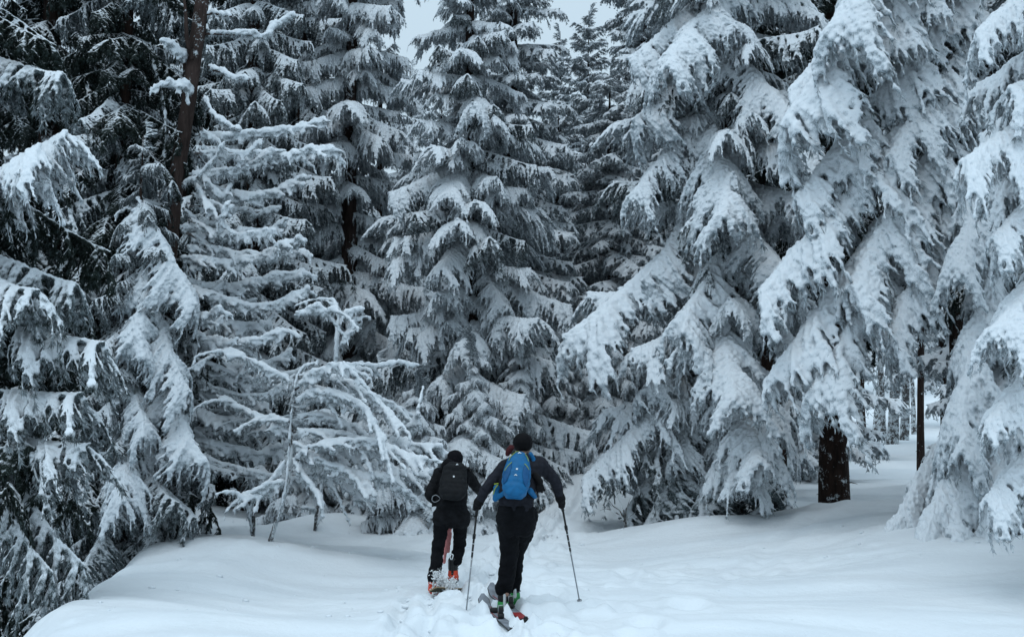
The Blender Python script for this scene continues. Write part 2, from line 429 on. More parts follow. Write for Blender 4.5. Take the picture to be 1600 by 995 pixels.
def spruce(label, px, Y, H, Rb, tr, lib, group=None, seed=0, z0=.5, base=None, gap=None, step=.42, per=6,
           front_only=False, elev0=-12, elev1=-30, wide=1.0, top_step=.62, name='spruce_tree', taper=.55, bark=None, stubs=6, skip=None):
    x = (px - 800) / FPX * Y
    zb = ground_h(x, Y) if base is None else base
    t = empty(name, (x, Y, zb - .05), label, 'tree', group)
    link('trunk', trunk_mesh(H, tr, seed=seed, stubs=stubs, mat=bark), t)
    rg = random.Random(seed * 17 + 3); h = z0; k = 0
    zvis = CAM_Z + 680 / FPX * Y - zb      # height at the top edge of the picture
    while h < H - .15:
        f = 1 - h / H
        Rl = max(.16, Rb * f ** taper)
        n = per if f > .3 else max(4, per - 1)
        for j in range(n):
            az = k * 1.1 + j * 2 * math.pi / n + rg.uniform(-.45, .45)
            if front_only and math.sin(az) > .55: continue
            hh = h + rg.uniform(-.24, .24) * min(1, step / .4)
            if gap and gap(hh, az): continue
            ln = Rl * (rg.uniform(.62, 1.05) if rg.random() < .6 else rg.uniform(.95, 1.28))
            el = R(elev0 + (elev1 - elev0) * f + rg.uniform(-11, 11) + (38 * max(0, .14 - f) / .14))
            add_bough(t, lib, (0, 0, hh), az, ln, el, wide * rg.uniform(.85, 1.15) * (1.0 if ln > .8 else 1.15), rg.uniform(-.15, .15))
        k += 1
        h += (step if h < zvis + .6 else top_step) * (1 if f > .35 else .72) * rg.uniform(.85, 1.15)
    # leader shoot
    add_bough(t, lib, (0, 0, H - .35), rg.uniform(0, 6), .55, R(84), .7)
    return t
# ------------------------------------------------------------------ snowy ground: one sheet out to the horizon
def sstep(a, b, x):
    t = np.clip((x - a) / (b - a), 0, 1); return t * t * (3 - 2 * t)
def bump2(x, y, cx, cy, sx, sy, h):
    return h * np.exp(-((x - cx) / sx) ** 2 - ((y - cy) / sy) ** 2)
TRACKS = []      # footprints (x, y, size, depth)
_tr = random.Random(5)
for k in range(46):     # broken snow beside and behind the skiers
    yy = 10.3 + k * .27; TRACKS.append((.12 * math.sin(yy) + (.28 if k % 2 else -.2) + _tr.uniform(-.12, .12) + .25 * sstep(16, 24, yy), yy, .13, .08))
for k in range(22): TRACKS.append((_tr.uniform(-.9, -.3), _tr.uniform(9.5, 12.6), .12, .045))
for k in range(20): TRACKS.append((_tr.uniform(.5, 1.6), _tr.uniform(10, 16), .12, .07))
for k in range(26): TRACKS.append((2.0 + k * .12 + _tr.uniform(-.1, .1), 14.5 + k * .28, .15, .025))
for k in range(20): TRACKS.append((-5.0 + k * .13, 14.0 + k * .22 + _tr.uniform(-.1, .1), .11, .02))
for k in range(30): TRACKS.append((_tr.uniform(9, 19), _tr.uniform(30, 52), .3, .10))

def ground_f(x, y):
    x = np.asarray(x, float); y = np.asarray(y, float)
    z = np.zeros(np.broadcast(x, y).shape)
    # gully on the left, its lip running away from the camera
    lip = np.interp(y, [0, 9, 11.3, 13.5, 16, 18.2, 20, 22, 24], [-3.2, -3.5, -3.72, -4.05, -4.35, -4.5, -5.0, -6.6, -9])
    g = sstep(-.1, 1.9, lip - x) * (1 - sstep(21, 27, y)) 
    z -= 2.5 * g
    z += .10 * np.exp(-((x - lip - .9) / .9) ** 2) * (1 - sstep(17, 22, y)) 
    z += bump2(x, y, -4.0, 17.6, 1.6, 1.2, .16)
    # shallow trough where the leading skier stands
    z -= bump2(x, y, -.7, 15.5, 1.6, 2.0, .14)
    # mounds beyond
    z += bump2(x, y, -3.0, 22.4, .8, 1.1, .18) + bump2(x, y, -6.5, 25, 2.5, 2, .35)
    z += bump2(x, y, 1.15, 23.7, .95, 1.9, .72) + bump2(x, y, .6, 26.5, 3.0, 2.6, .35)
    # right-hand rise under the big trees
    crest = np.interp(x, [1.2, 2.1, 3.6, 4.5, 5.4, 8, 14], [0, .16, .40, .58, .60, .62, .6])
    z += crest * sstep(14.5, 20.0, y) * (1 - .72 * sstep(20.3, 22.2, y)) * (1 - sstep(27, 31, y))
    z += .27 * sstep(2.2, 5.4, x) * sstep(12.5, 16.2, y) * (1 - sstep(17.0, 19.8, y))
    z += bump2(x, y, 2.2, 19.2, 1.3, 1.0, .10)
    # far slope
    z += 1.25 * sstep(34, 72, y) + 9.0 * sstep(66, 135, y)
    z += bump2(x, y, 13, 33, 6, 3.0, .28)
    # drifts
    z += (vnoise(x * .45, y * .8, None, 3) - .5) * .21 * sstep(8, 12, y) + (vnoise(x * .8 + y * .3, y * 1.6, None, 5) - .5) * .12 * sstep(7, 10, y)
    z += (vnoise(x * 1.2 + y * .5, y * 5.0, None, 9) - .5) * .034
    return z
def ground_h(x, y): return float(ground_f(np.array([x]), np.array([y]))[0])

def axis_pts(spec):
    out = []
    for a, b, st in spec: out += list(np.arange(a, b, st))
    out.append(spec[-1][1]); return np.array(out)
gx = axis_pts([(-400, -60, 34), (-60, -20, 5), (-20, -8, .8), (-8, -5.5, .12), (-5.5, 6, .042), (6, 9, .09), (9, 20, .35), (20, 60, 5), (60, 400, 34)])
gy = axis_pts([(-200, -40, 20), (-40, 4, 3), (4, 9, .4), (9, 19.5, .045), (19.5, 30, .11), (30, 60, .5), (60, 100, 4), (100, 600, 50)])
GX, GY = np.meshgrid(gx, gy)
GZ = ground_f(GX, GY)
fine = sstep(-8, -5, GX) * (1 - sstep(7, 10, GX)) * sstep(8, 10, GY) * (1 - sstep(24, 30, GY))
for tx, ty, s, d in TRACKS:
    ii = np.where(np.abs(gy - ty) < s * 4)[0]; jj = np.where(np.abs(gx - tx) < s * 4)[0]
    if len(ii) == 0 or len(jj) == 0: continue
    sl = np.ix_(ii, jj); r2 = ((GX[sl] - tx) / s) ** 2 + ((GY[sl] - ty) / (s * 1.3)) ** 2
    GZ[sl] += -d * np.exp(-r2) + d * .45 * np.exp(-(np.sqrt(r2) - 1.7) ** 2 * 3)
# the ski track: two ruts and churned snow between them
def rut(ys, xs, depth, w=.055, y0=6, y1=9, y2=22, y3=24):
    global GZ
    xc = np.interp(GY, ys, xs) + .03 * np.sin(GY * 1.7)
    q = (GX - xc) / w
    GZ -= (depth * np.exp(-q ** 4) - depth * .35 * np.exp(-(np.abs(q) - 1.9) ** 2 * 2.5)) * sstep(y0, y1, GY) * (1 - sstep(y2, y3, GY)) * (.75 + .5 * vnoise(GY * 2.3, GX * 0 + depth, None, 6))
rut([9, 11.6, 13.5, 15.5, 19, 23], [.55, .10, -.15, -.35, .28, 1.15], .075); rut([9, 11.6, 13.5, 15.5, 19, 23], [.28, -.10, -.36, -.62, .02, .95], .075)
rut([9, 11, 13, 15.3], [-.62, -.66, -.74, -.80], .06, y2=15, y3=15.6); rut([9, 11, 13, 15.3], [-.92, -.94, -1.0, -1.02], .06, y2=15, y3=15.6)
pathc = np.interp(GY, [9, 12.5, 15.5, 19, 23], [.0, -.1, -.55, .2, 1.15])
churn = np.exp(-((GX - pathc) / .75) ** 2) * (1 - sstep(20, 27, GY)) * (1 - .85 * np.exp(-((GX + .05) / .45) ** 2 - ((GY - 12.5) / 1.0) ** 2))
GZ += churn * fine * (np.abs(vnoise(GX * 6, GY * 6, None, 21) - .5) * .13 + (vnoise(GX * 13, GY * 13, None, 22) - .5) * .06)
c2 = sstep(.45, .7, vnoise(GX * .5, GY * .5, None, 31)) * fine
GZ += c2 * (vnoise(GX * 8, GY * 8, None, 23) - .5) * .05
nx, ny = len(gx), len(gy)
ii = np.arange(nx * ny).reshape(ny, nx)
GF = np.stack([ii[:-1, :-1], ii[:-1, 1:], ii[1:, 1:], ii[1:, :-1]], -1).reshape(-1, 4)
gme = mesh_np('snowy_ground', np.stack([GX, GY, GZ], -1).reshape(-1, 3), GF, [M_GROUND])
tag(link('snowy_ground', gme), 'deep soft snow covering the clearing, tracked along the middle', None, None, 'structure')

# small clods broken loose along the track
_rg = np.random.RandomState(8); P_, Q_ = [], []
for k in range(420):
    yy = _rg.uniform(9.3, 20); xx = float(np.interp(yy, [9, 12.5, 15.5, 19, 23], [-.1, -.2, -.55, .2, 1.15])) + _rg.randn() * .55
    r = .008 + .03 * _rg.rand() ** 4; P_.append((xx, yy, ground_h(xx, yy) - .01 + r * .3)); Q_.append(r)
for k in range(160):
    yy = _rg.uniform(12, 22); xx = _rg.uniform(-4.5, 5.5); r = .006 + .028 * _rg.rand() ** 4; P_.append((xx, yy, ground_h(xx, yy) + r * .2)); Q_.append(r)
_V, _F = spheres_arrays(P_, Q_, OCT1, (1.2, 1.0, .7)); _V = _V + (vnoise(_V[:, 0] * 60, _V[:, 1] * 60, _V[:, 2] * 60, 3)[:, None] - .5) * .012
tag(link('snow_clods', mesh_np('snow_clods', _V, _F, [M_GROUND])), 'small clods of snow scattered along the trodden track', None, None, 'stuff')
# ------------------------------------------------------------------ the forest, nearest trees first
BACK = 'spruces in the forest behind'
G1 = 'snow-laden spruces around the clearing'; G2 = 'tall dark spruces'
# right: great spruce with sweeping snow-loaded boughs
def gapJ(h, az): return math.cos(az) < .25 and (h < 4.4 or math.sin(az) < .2)
tJ = spruce('large snow-laden spruce with long boughs sweeping down over the right bank', 1550, 17.8, 15.5, 2.1, .17, MD + HV[:1], G1, 1, z0=1.3, elev0=-16, elev1=-36, step=.6, per=6, gap=gapJ)  # darker inner boughs: shade between the sweeping arms put into their colour
for rz, px, py, Y, w in [(9.0, 1300, 40, 16.9, .9), (8.6, 1236, 195, 17.3, .85), (7.8, 1262, 120, 17.3, .8), (7.5, 1395, 50, 16.9, 1.0), (6.8, 1266, 296, 17.3, .95), (6.2, 1400, 230, 16.9, .9), (5.8, 1224, 438, 17.3, .9), (5.6, 1345, 440, 16.9, 1.0),
                         (5.0, 1250, 560, 17.3, .8), (4.8, 1280, 600, 17.3, .65), (4.9, 1410, 500, 16.9, .7), (1.9, 1385, 850, 16.6, .45), (2.3, 1460, 840, 16.1, .6),
                         (2.7, 1510, 845, 16.0, .8), (3.1, 1570, 800, 16.2, .9), (3.8, 1520, 690, 15.9, .7), (5.3, 1520, 400, 16.4, .8)]:
    bough_to(tJ, XL, rz, at(px, py, Y), w)
tK = spruce('spruce at the picture edge with heavy white boughs reaching in', 1770, 13.8, 14, 1.9, .16, HV, G1, 2, z0=1.2, elev0=-14, elev1=-32, step=.6, per=5, gap=lambda h, az: h < 3.4 and math.cos(az) < .4)
for rz, px, py, Y in [(5.2, 1520, 235, 13.0), (6.6, 1548, 20, 13.2), (4.6, 1568, 350, 13.0), (3.8, 1548, 490, 13.0), (3.0, 1552, 620, 13.1), (2.4, 1560, 760, 13.0)]:
    bough_to(tK, XL, rz, at(px, py, Y), .85)
# right centre: broad spruce with draped shelves of snow
def gapH(h, az): return math.cos(az) > .3 and h < 3.4
tH = spruce('broad spruce with shelves of snow and dark skirt, left of the thick dark trunk', 1140, 21, 14.5, 1.9, .2, HV + MD[:2], G1, 3, z0=1.5, elev0=0, elev1=-16, step=.5, per=6, gap=gapH)
for rz, px, py, Y, w in [(8.1, 985, 90, 20.5, 1.0), (8.0, 1060, 90, 19.2, 1.1), (7.2, 985, 190, 20.5, 1.0), (7.1, 1225, 170, 19.6, 1.0), (6.2, 985, 290, 20.5, 1.1), (6.4, 1265, 250, 20.5, 1.0), (5.9, 1115, 330, 19.0, 1.1), (3.7, 992, 610, 20.5, 1.1),
                         (3.6, 1130, 605, 18.9, 1.1), (3.6, 1278, 560, 20.5, 1.0), (2.5, 930, 730, 20.5, 1.1), (2.5, 1040, 712, 20.5, 1.1), (2.4, 1170, 708, 18.9, 1.1), (2.6, 1225, 670, 19.2, .9), (5.2, 1000, 440, 20.5, 1.0), (4.5, 885, 530, 20.5, .9), (4.4, 1080, 520, 19.2, 1.0), (4.9, 1225, 420, 19.6, 1.0)]:
    bough_to(tH, XL if w > 1 else HV, rz, at(px, py, Y), w)
for rz, px, py, Y, w in [(2.1, 1010, 825, 20.6, 1.2), (2.0, 1100, 815, 20.2, 1.2), (2.0, 1190, 800, 20.2, 1.2), (1.9, 1240, 795, 20.8, 1.0), (2.1, 975, 805, 21.0, 1), (1.8, 1060, 828, 20.5, 1.2), (1.8, 1150, 812, 20.4, 1.2), (1.6, 1215, 800, 21, 1.2)]:
    bough_to(tH, MD, rz, at(px, py, Y), w)
# thick dark trunk
tI = spruce('tall spruce on a thick bare dark brown trunk beside the right bank', 1303, 23.8, 17, 2.0, .245, DK, G2, 4, z0=4.1, elev0=-10, elev1=-25, step=.6, per=6, stubs=26, taper=.5)  # darkest boughs as backdrop, the shade carried by their colour
for rz, az, ln in [(.8, -.3, .36), (1.0, .1, .32), (.5, -.8, .3), (.6, .2, .38)]:
    add_bough(tI, DK, (0, 0, rz), az, ln, R(-62), .45)
# centre: the big spruce behind the skiers
tF = spruce('tall snow-covered spruce standing behind the two skiers', 735, 24, 11.7, 2.0, .18, HV + MD[:1], G1, 5, z0=.5, elev0=4, elev1=-17, step=.42, per=6, taper=.72)
for rz, px, py, Y, w in [(6.1, 610, 300, 23.3, 1.0), (5.9, 690, 290, 22.6, 1.1), (5.9, 790, 290, 23.3, 1.0), (4.9, 615, 400, 23.3, 1.0), (4.9, 700, 410, 22.6, 1.1), (4.3, 800, 470, 23.3, 1.2), (3.8, 650, 520, 23.3, 1.0), (3.0, 690, 600, 22.6, .9),
                         (3.0, 855, 560, 23.3, 1.0), (2.6, 600, 650, 23.3, 1.1), (2.0, 790, 640, 23.3, 1.0), (7.2, 745, 160, 22.6, 1.0), (0.7, 600, 830, 23.3, 1.0), (0.7, 665, 838, 22.6, 1.0)]:
    bough_to(tF, XL if w > 1 else HV, rz, at(px, py, Y), w)
spruce('darker spruce peeking from behind the tall central spruce, thin snow', 800, 29, 15.5, 1.7, .18, LT, G2, 6, z0=1, elev0=12, elev1=-22, step=.42, per=7, taper=.55)
# left
def gapA(h, az): return h < 3.4
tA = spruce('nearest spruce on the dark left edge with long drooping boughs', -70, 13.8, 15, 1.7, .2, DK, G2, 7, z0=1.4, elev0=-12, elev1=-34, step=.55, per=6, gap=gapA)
for rz, px, py, Y, w, lib in [(5.9, 112, 205, 12.8, .75, HV), (5.7, 50, 225, 12.5, .85, HV), (7.3, 90, 110, 12.9, 1.0, MD), (4.6, 145, 530, 12.8, 1.0, MD), (3.9, 110, 610, 12.7, 1.0, MD), (3.5, 140, 690, 12.8, .8, MD),
                         (3.9, 128, 880, 12.9, .42, MD), (3.7, 80, 890, 12.8, .42, MD), (3.6, 20, 760, 12.7, .5, DK), (5.2, 60, 450, 12.6, 1.1, MD), (5.4, 110, 440, 12.9, 1, MD)]:
    bough_to(tA, lib, rz, at(px, py, Y), w)
spruce('slim spruce in the shadowed gully right of the nearest left spruce', 185, 18.8, 14, 1.5, .13, MD[:1] + DK[:2], G2, 8, z0=.5, elev0=-10, elev1=-32, step=.38, per=6)
tB = spruce('drooping spruce at the lip of the snow bank below the dead leaning trunk', 215, 17.9, 5.4, 1.15, .08, MD, G1, 9, z0=.5, elev0=-14, elev1=-38, step=.33, per=6)
for rz, px, py, Y in [(4.6, 300, 470, 17.4), (4.2, 235, 560, 17.2), (3.4, 300, 600, 17.4), (2.8, 330, 720, 17.3), (2.5, 215, 680, 17.0), (1.8, 200, 770, 16.9)]:
    bough_to(tB, HV, rz, at(px, py, Y), .9)
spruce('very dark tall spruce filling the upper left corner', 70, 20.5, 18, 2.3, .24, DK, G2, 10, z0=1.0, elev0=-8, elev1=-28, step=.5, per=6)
# left centre, behind the dead tree
spruce('dense snowy spruce right behind the dead leaning tree', 392, 25.5, 15, 1.8, .18, MD, 'snow-laden spruces around the clearing', 11, z0=1.5, elev0=-5, elev1=-24, step=.5, per=6)
def gapE(h, az): return 4.4 < h < 5.9 and math.sin(az) < -.55
spruce('snowy spruce with a reddish brown trunk showing between its boughs', 545, 27, 15.6, 1.8, .2, HV, 'snow-laden spruces around the clearing', 12, z0=1.2, elev0=2, elev1=-24, step=.46, per=6, taper=.6, gap=gapE, bark=M_BARK_RED)
spruce('tall dusky spruce behind the snowy pair left of centre', 465, 31, 18, 2.2, .2, MD, 'tall dark spruces', 13, z0=1, elev0=-2, elev1=-22, step=.62, per=6)
spruce('tall dusky spruce between the leaning dead trunk and the left edge', 285, 27, 18, 2.2, .2, DK, 'tall dark spruces', 14, z0=1, elev0=-4, elev1=-24, step=.6, per=6)
# centre right distance
spruce('slender distant spruce whose pointed tip stands against the sky', 921, 43, 14.2, 2.3, .14, LT, 'distant spruces in the gap', 15, z0=1, elev0=18, elev1=-18, step=.42, top_step=.42, per=7, wide=1.3)
spruce('short distant spruce tip left of the slender pointed one', 876, 49, 14.9, 1.7, .14, LT, 'distant spruces in the gap', 16, z0=1, elev0=18, elev1=-18, step=.45, top_step=.45, per=7, wide=1.3)
spruce('distant tall spruce with reddish trunk right of the pointed one', 1008, 37, 18, 1.9, .2, LT, 'distant spruces in the gap', 17, z0=1, elev0=8, elev1=-20, step=.42, per=7, wide=1.3, bark=M_BARK_RED)
spruce('mid-height dusky spruce in the gap beside the broad snow-shelved spruce', 955, 31, 9.6, 2.2, .14, LT, 'distant spruces in the gap', 18, z0=.8, elev0=0, elev1=-24, step=.4, per=7, wide=1.3)
spruce('low dusky spruce in the gap beside the central spruce', 872, 33, 9.0, 2.1, .14, LT, 'distant spruces in the gap', 19, z0=.8, elev0=0, elev1=-24, step=.4, per=7, wide=1.3)
spruce('spruce behind the broad snow-shelved spruce, top hidden above the picture', 1205, 27.5, 18, 2.3, .24, DK, 'tall dark spruces', 20, z0=4.2, elev0=-6, elev1=-24, step=.62, per=6)  # dark boughs put the shade of the gap into their colour
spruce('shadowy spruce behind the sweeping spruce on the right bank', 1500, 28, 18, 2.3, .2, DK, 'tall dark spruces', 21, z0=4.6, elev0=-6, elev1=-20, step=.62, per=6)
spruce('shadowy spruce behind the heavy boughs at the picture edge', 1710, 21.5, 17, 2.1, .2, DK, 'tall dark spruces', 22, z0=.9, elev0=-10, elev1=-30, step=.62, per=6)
# thin far trunk seen through the gap on the right
spruce('thin reddish trunk of a slim spruce seen through the gap on the right', 1438, 37, 14, 1.3, .105, MD, 'tall dark spruces', 23, z0=5.0, step=.7, per=5, bark=M_BARK_RED, stubs=14)
# snow-laden young spruces round the path
for i, (px, Y, H, Rb, lab) in enumerate([
        (650, 21.2, 2.3, 1.15, 'bushy young spruce buried in snow left behind the skiers'), (742, 21.8, 2.9, 1.15, 'young spruce heaped with snow between the skiers heads'),
        (812, 23.2, 2.8, .95, 'young spruce heaped with snow right above the blue backpack'), (868, 27.5, 3.4, 1.0, 'small rounded snow-capped spruce beside the snowy mound'),
        (945, 26.5, 3.4, 1.2, 'snow-capped bushy spruce at the foot of the broad spruce'), (590, 23.6, 2.6, 1.1, 'low snowy spruce in front of the dark hollow left of the skiers'),
        (905, 29.5, 4.4, 1.5, 'snow-covered young spruce above the path mound'), (480, 23.4, 1.8, 1.0, 'lowest snowy spruce beneath the bent snow-crusted tree')]):
    spruce(lab, px, Y, H, Rb, .045, HV, 'young spruces buried in snow', 40 + i, z0=.15, elev0=-20, elev1=-18, step=.24, per=6, wide=1.25, taper=.7, stubs=0, name='young_spruce')
# dim forest behind
back = [(30, 30, 19), (180, 34, 18), (350, 36, 19), (590, 38, 12.8), (640, 42, 12.3), (690, 46, 12.6), (790, 44, 14.5), (848, 52, 14.2), (990, 50, 14.5), (1060, 45, 19), (1100, 33, 18), (1235, 40, 19),
        (1345, 70, 20), (1480, 72, 20), (1610, 33, 19), (1560, 50, 20), (1680, 32, 18), (440, 48, 19), (250, 46, 19), (90, 44, 19), (1180, 52, 20), (930, 62, 14.5), (1285, 50, 18), (1475, 56, 19), (1400, 88, 20)]  # last three trees added to shade the far slope
for i, (px, Y, H) in enumerate(back):
    spruce('spruce standing in the dim forest behind the front row of trees', px, Y, H, 2.6, .2, LT, BACK, 60 + i, z0=(3.4 if 1300 < px < 1500 else .8), elev0=0, elev1=-22, step=.8, top_step=.9, per=6)
# bare stems on the far slope
for i, (px, Y, hh, r, lx) in enumerate([(1349, 58, 2.8, .14, -.12), (1378, 61, 4.5, .17, -.03), (1392, 58, 5, .24, .05), (1410, 60, 5, .2, .06), (1426, 64, 4, .12, 0), (1366, 66, 3.5, .14, .1)]):
    x = (px - 800) / FPX * Y
    t = tag(link('leafless_tree', trunk_mesh(hh + 3, r, (lx, 0), 80 + i, stubs=5, mat=M_BARK_RIME)), 'bare brown trunk rising from the far snowy slope', 'tree', 'bare trunks on the far slope')
    t.location = (x, Y, ground_h(x, Y))
# ------------------------------------------------------------------ dead leaning tree and bent crusted tree: bare limbs under ridges of snow
def crusted(tree, pix, Y, dY=0.0, wood=.014, sn=.035, hang=.10, fork=0.0, seed=0, voxel=.021, bark=None, every=.045, lift=1.0):
    """one limb: bark tube along the pixel path (Y metres ahead, drifting by dY), snow lying along its top, rime fingers below"""
    rg = np.random.RandomState(seed + 400)
    n = len(pix)
    pix = [pix[0]] + [(px + rg.uniform(-7, 7), py + rg.uniform(-6, 6)) for px, py in pix[1:-1]] + [pix[-1]]
    W = [np.array(at(px, py, Y + dY * i / max(1, n - 1))) for i, (px, py) in enumerate(pix)]
    C = spline(W, 22 + 6 * n); _a = np.linspace(0, 1, len(C)); _b = np.minimum(1, _a * 4) * .03
    C[:, 2] += _b * np.interp(_a * 9 + rg.rand(), range(11), rg.rand(11) * 2 - 1); C[:, 1] += _b * 2 * np.interp(_a * 6, range(8), rg.rand(8) * 2 - 1)
    seg = np.linalg.norm(np.diff(C, axis=0), axis=1); L = seg.sum(); cum = np.concatenate([[0], np.cumsum(seg)])
    def c(s): return np.array([np.interp(s, cum, C[:, k]) for k in range(3)])
    O = np.array(tree.location)
    tubes = [(*tube_arrays(C - O, np.linspace(wood, wood * .5, len(C)), 6, jit=.2, seed=seed), 2)]
    P, Q, SP = [], [], []
    s = .04 * L
    hv = (vnoise(np.array([seed * 7.3 + k * .5 for k in range(200)]), np.zeros(200), None, seed))
    while s < L:
        k = s / L; r = sn * (.62 + .62 * hv[int(s / .06) % 200]) * min(1, .45 + 3 * k) * (1 - .12 * k)
        P.append(c(s) + [0, 0, lift * (wood + r * .45)]); Q.append(r); s += r * .5
    s = .05 * L
    while s < L:
        p = c(s); h = hang * (.2 + rg.rand() ** 1.6)
        d = np.array([.25 * (rg.rand() - .5), .5 * (rg.rand() - .5), -1]); r0 = sn * .42
        for x in np.arange(0, 1, .22):
            P.append(p + d * h * x); Q.append(r0 * (1 - .5 * x) * (.8 + .4 * rg.rand()))
        SP += [p + d * h * x for x in rg.rand(3)]
        s += every * (.6 + .8 * rg.rand())
    # side twigs, blunt with snow
    s = .15 * L
    while fork and s < L:
        p = c(s); t = c(min(L, s + .05)) - c(s - .05); t /= np.linalg.norm(t) + 1e-9
        fl = fork * (.35 + .9 * rg.rand()); a = rg.choice((-1, 1)) * (.5 + .9 * rg.rand())
        d = t * .8 + np.array([.25 * (rg.rand() - .5), math.sin(a) * .7, -.25 * rg.rand()]); d /= np.linalg.norm(d)
        u = 0; sg = .05 + .45 * rg.rand()
        pts = []
        while u <= fl:
            q = p + d * u + np.array([0, 0, -sg * u * u / fl]); pts.append(q)
            r = sn * (.72 - .2 * u / fl) * (.85 + .3 * rg.rand()); P.append(q + [0, 0, r * .4]); Q.append(r); u += r * .5
        for k in range(int(fl / .09)):
            q = pts[int(rg.rand() * len(pts))]; h = .05 + .12 * rg.rand(); dd = d * .3 + np.array([.3 * (rg.rand() - .5), .3 * (rg.rand() - .5), -1])
            for x in np.arange(0, 1, .2):
                P.append(q + dd * h * x); Q.append(sn * .42 * (1 - .3 * x))
        if len(pts) > 2: tubes.append((*tube_arrays(np.array(pts) - O, np.linspace(wood * .6, wood * .25, len(pts)), 5), 2))
        s += .10 + .11 * rg.rand()
    V, F = spheres_arrays(np.array(P) - O, np.maximum(Q, voxel * .7))
    V, F = fuse(V, F, voxel, 1, .5); V = puff(V, F, sn * .55, seed, 13, 34)
    parts = [(V, F, 0)] + tubes
    m = len(SP) * 3; SPn = np.repeat(np.array(SP), 3, 0) - O + (rg.rand(m, 3) - .5) * .02
    dn = (rg.rand(m, 3) - .5) * [1.4, 1.4, .8] + [0, 0, -1]; dn /= np.linalg.norm(dn, axis=1)[:, None]
    sd = np.cross(dn, rg.rand(m, 3) - .5); sd /= np.linalg.norm(sd, axis=1)[:, None]; ln = (.03 + .05 * rg.rand(m))[:, None]
    V2 = np.stack([SPn - sd * .003, SPn + sd * .004, SPn + dn * ln], 1).reshape(-1, 3)
    parts.append((V2, np.arange(m * 3).reshape(-1, 3), 1))
    V, F, mi = join_arrays(parts)
    return link('branch', mesh_np('branch', V, F, (M_RIDGE, M_NEEDLE_H, bark or M_BARK_RIME), mi), tree)

def path_trunk(tree, pts, r, bark, seed, name='trunk', sides=12):
    C = spline(pts, 40) - np.array(tree.location)
    rr = np.interp(np.linspace(0, 1, 40), np.linspace(0, 1, len(r)), r)
    V, F = tube_arrays(C, rr, sides, jit=.16, seed=seed)
    return link(name, mesh_np(name, V, F, (bark,)), tree)

YC = 18.4
tC = empty('dead_tree', at(243, 860, YC), 'dead leaning tree with reddish bark and bare snow-ridged limbs reaching right', 'tree')
tC.location.z = ground_h(tC.location.x, YC) - .1
path_trunk(tC, [np.array(tC.location), at(240, 700, YC), at(252, 560, YC), at(262, 440, YC), at(273, 300, YC), at(290, 190, YC), at(304, 90, YC), at(318, -20, YC), at(330, -160, YC)],
           [.13, .12, .112, .10, .105, .095, .10, .09, .07], M_BARK_RED, 3)
path_trunk(tC, [at(300, 92, YC - .1), at(292, 60, YC - .25), at(290, 20, YC - .3), at(287, -5, YC - .3)], [.035, .03, .022, .016], M_BARK_RED, 4, 'broken_stem', 8)
LIMBS = [([(318,54),(380,57),(410,60),(435,46),(460,32)], .5, .040, .04), ([(325,104),(350,120),(390,129)], -.4, .030, .02), ([(318,22),(345,22),(362,27)], -.2, .026, .02),
         ([(318,150),(340,180),(375,208)], -.5, .034, .02), ([(305,210),(370,216),(440,208),(508,190)], .3, .038, .10), ([(305,240),(400,246),(470,243),(521,236)], -.5, .040, .14),
         ([(295,272),(350,270),(400,255),(425,240)], -.3, .032, .10), ([(300,285),(350,303),(420,306),(478,280)], .5, .042, .15), ([(280,292),(310,270),(330,245),(350,222)], -.6, .018, .05),
         ([(285,325),(320,348),(350,352)], .2, .026, .06), ([(275,355),(330,365),(400,361),(447,350)], .3, .038, .12), ([(275,405),(330,412),(400,407),(440,388),(471,373)], -.4, .042, .14),
         ([(280,440),(340,447),(420,438),(476,430)], .5, .042, .13), ([(270,445),(330,462),(400,482),(450,468),(482,452)], -.2, .036, .13), ([(262,470),(330,500),(400,507),(425,497)], .3, .036, .13),
         ([(262,490),(300,525),(380,542),(450,522)], -.5, .042, .14), ([(262,512),(310,505),(345,484)], -.7, .034, .05), ([(265,545),(330,560),(400,577),(455,552)], .4, .042, .15),
         ([(262,560),(330,590),(400,602),(444,596)], -.3, .040, .14), ([(275,600),(350,625),(420,637)], .3, .040, .14), ([(280,640),(370,660),(432,668)], -.3, .042, .14),
         ([(300,690),(380,705),(437,704)], .2, .042, .12), ([(255,300),(262,180),(240,88),(200,75)], .3, .02, .03), ([(296,95),(280,84),(262,68)], -.5, .045, .03), ([(300,145),(285,140),(262,133)], -.5, .050, .02),
         ([(262,395),(225,388),(190,372)], .3, .036, .12), ([(268,330),(235,322),(205,322)], -.4, .034, .12), ([(255,470),(230,462),(200,470)], -.3, .036, .12)]
rl = random.Random(12)
for k in range(26):
    y0 = 200 + k * 20.5; yy = max(y0, 300); x0 = 300 - (y0 - 300) * .13; x1 = rl.uniform(350, 480) + (rl.uniform(0, 110) if y0 > 530 else 0); dr = rl.uniform(0, 60); up_ = rl.uniform(-5, 40)
    LIMBS.append(([(x0, y0), (x0 + (x1 - x0) * .35, y0 + dr * .7), (x0 + (x1 - x0) * .7, y0 + dr), (x1, y0 + dr - up_)], rl.uniform(-.9, 1.2), rl.uniform(.022, .034), rl.uniform(.08, .15)))
for i, (p, dy, sn, hg) in enumerate(LIMBS):
    crusted(tC, p, YC, dy, .018, sn * (1.42 if i < 28 else 1.2), hg * 1.15, 0.26 if i > 3 and sn > .03 else 0, i, every=.032, bark=M_BARK_RED if i < 4 else None)

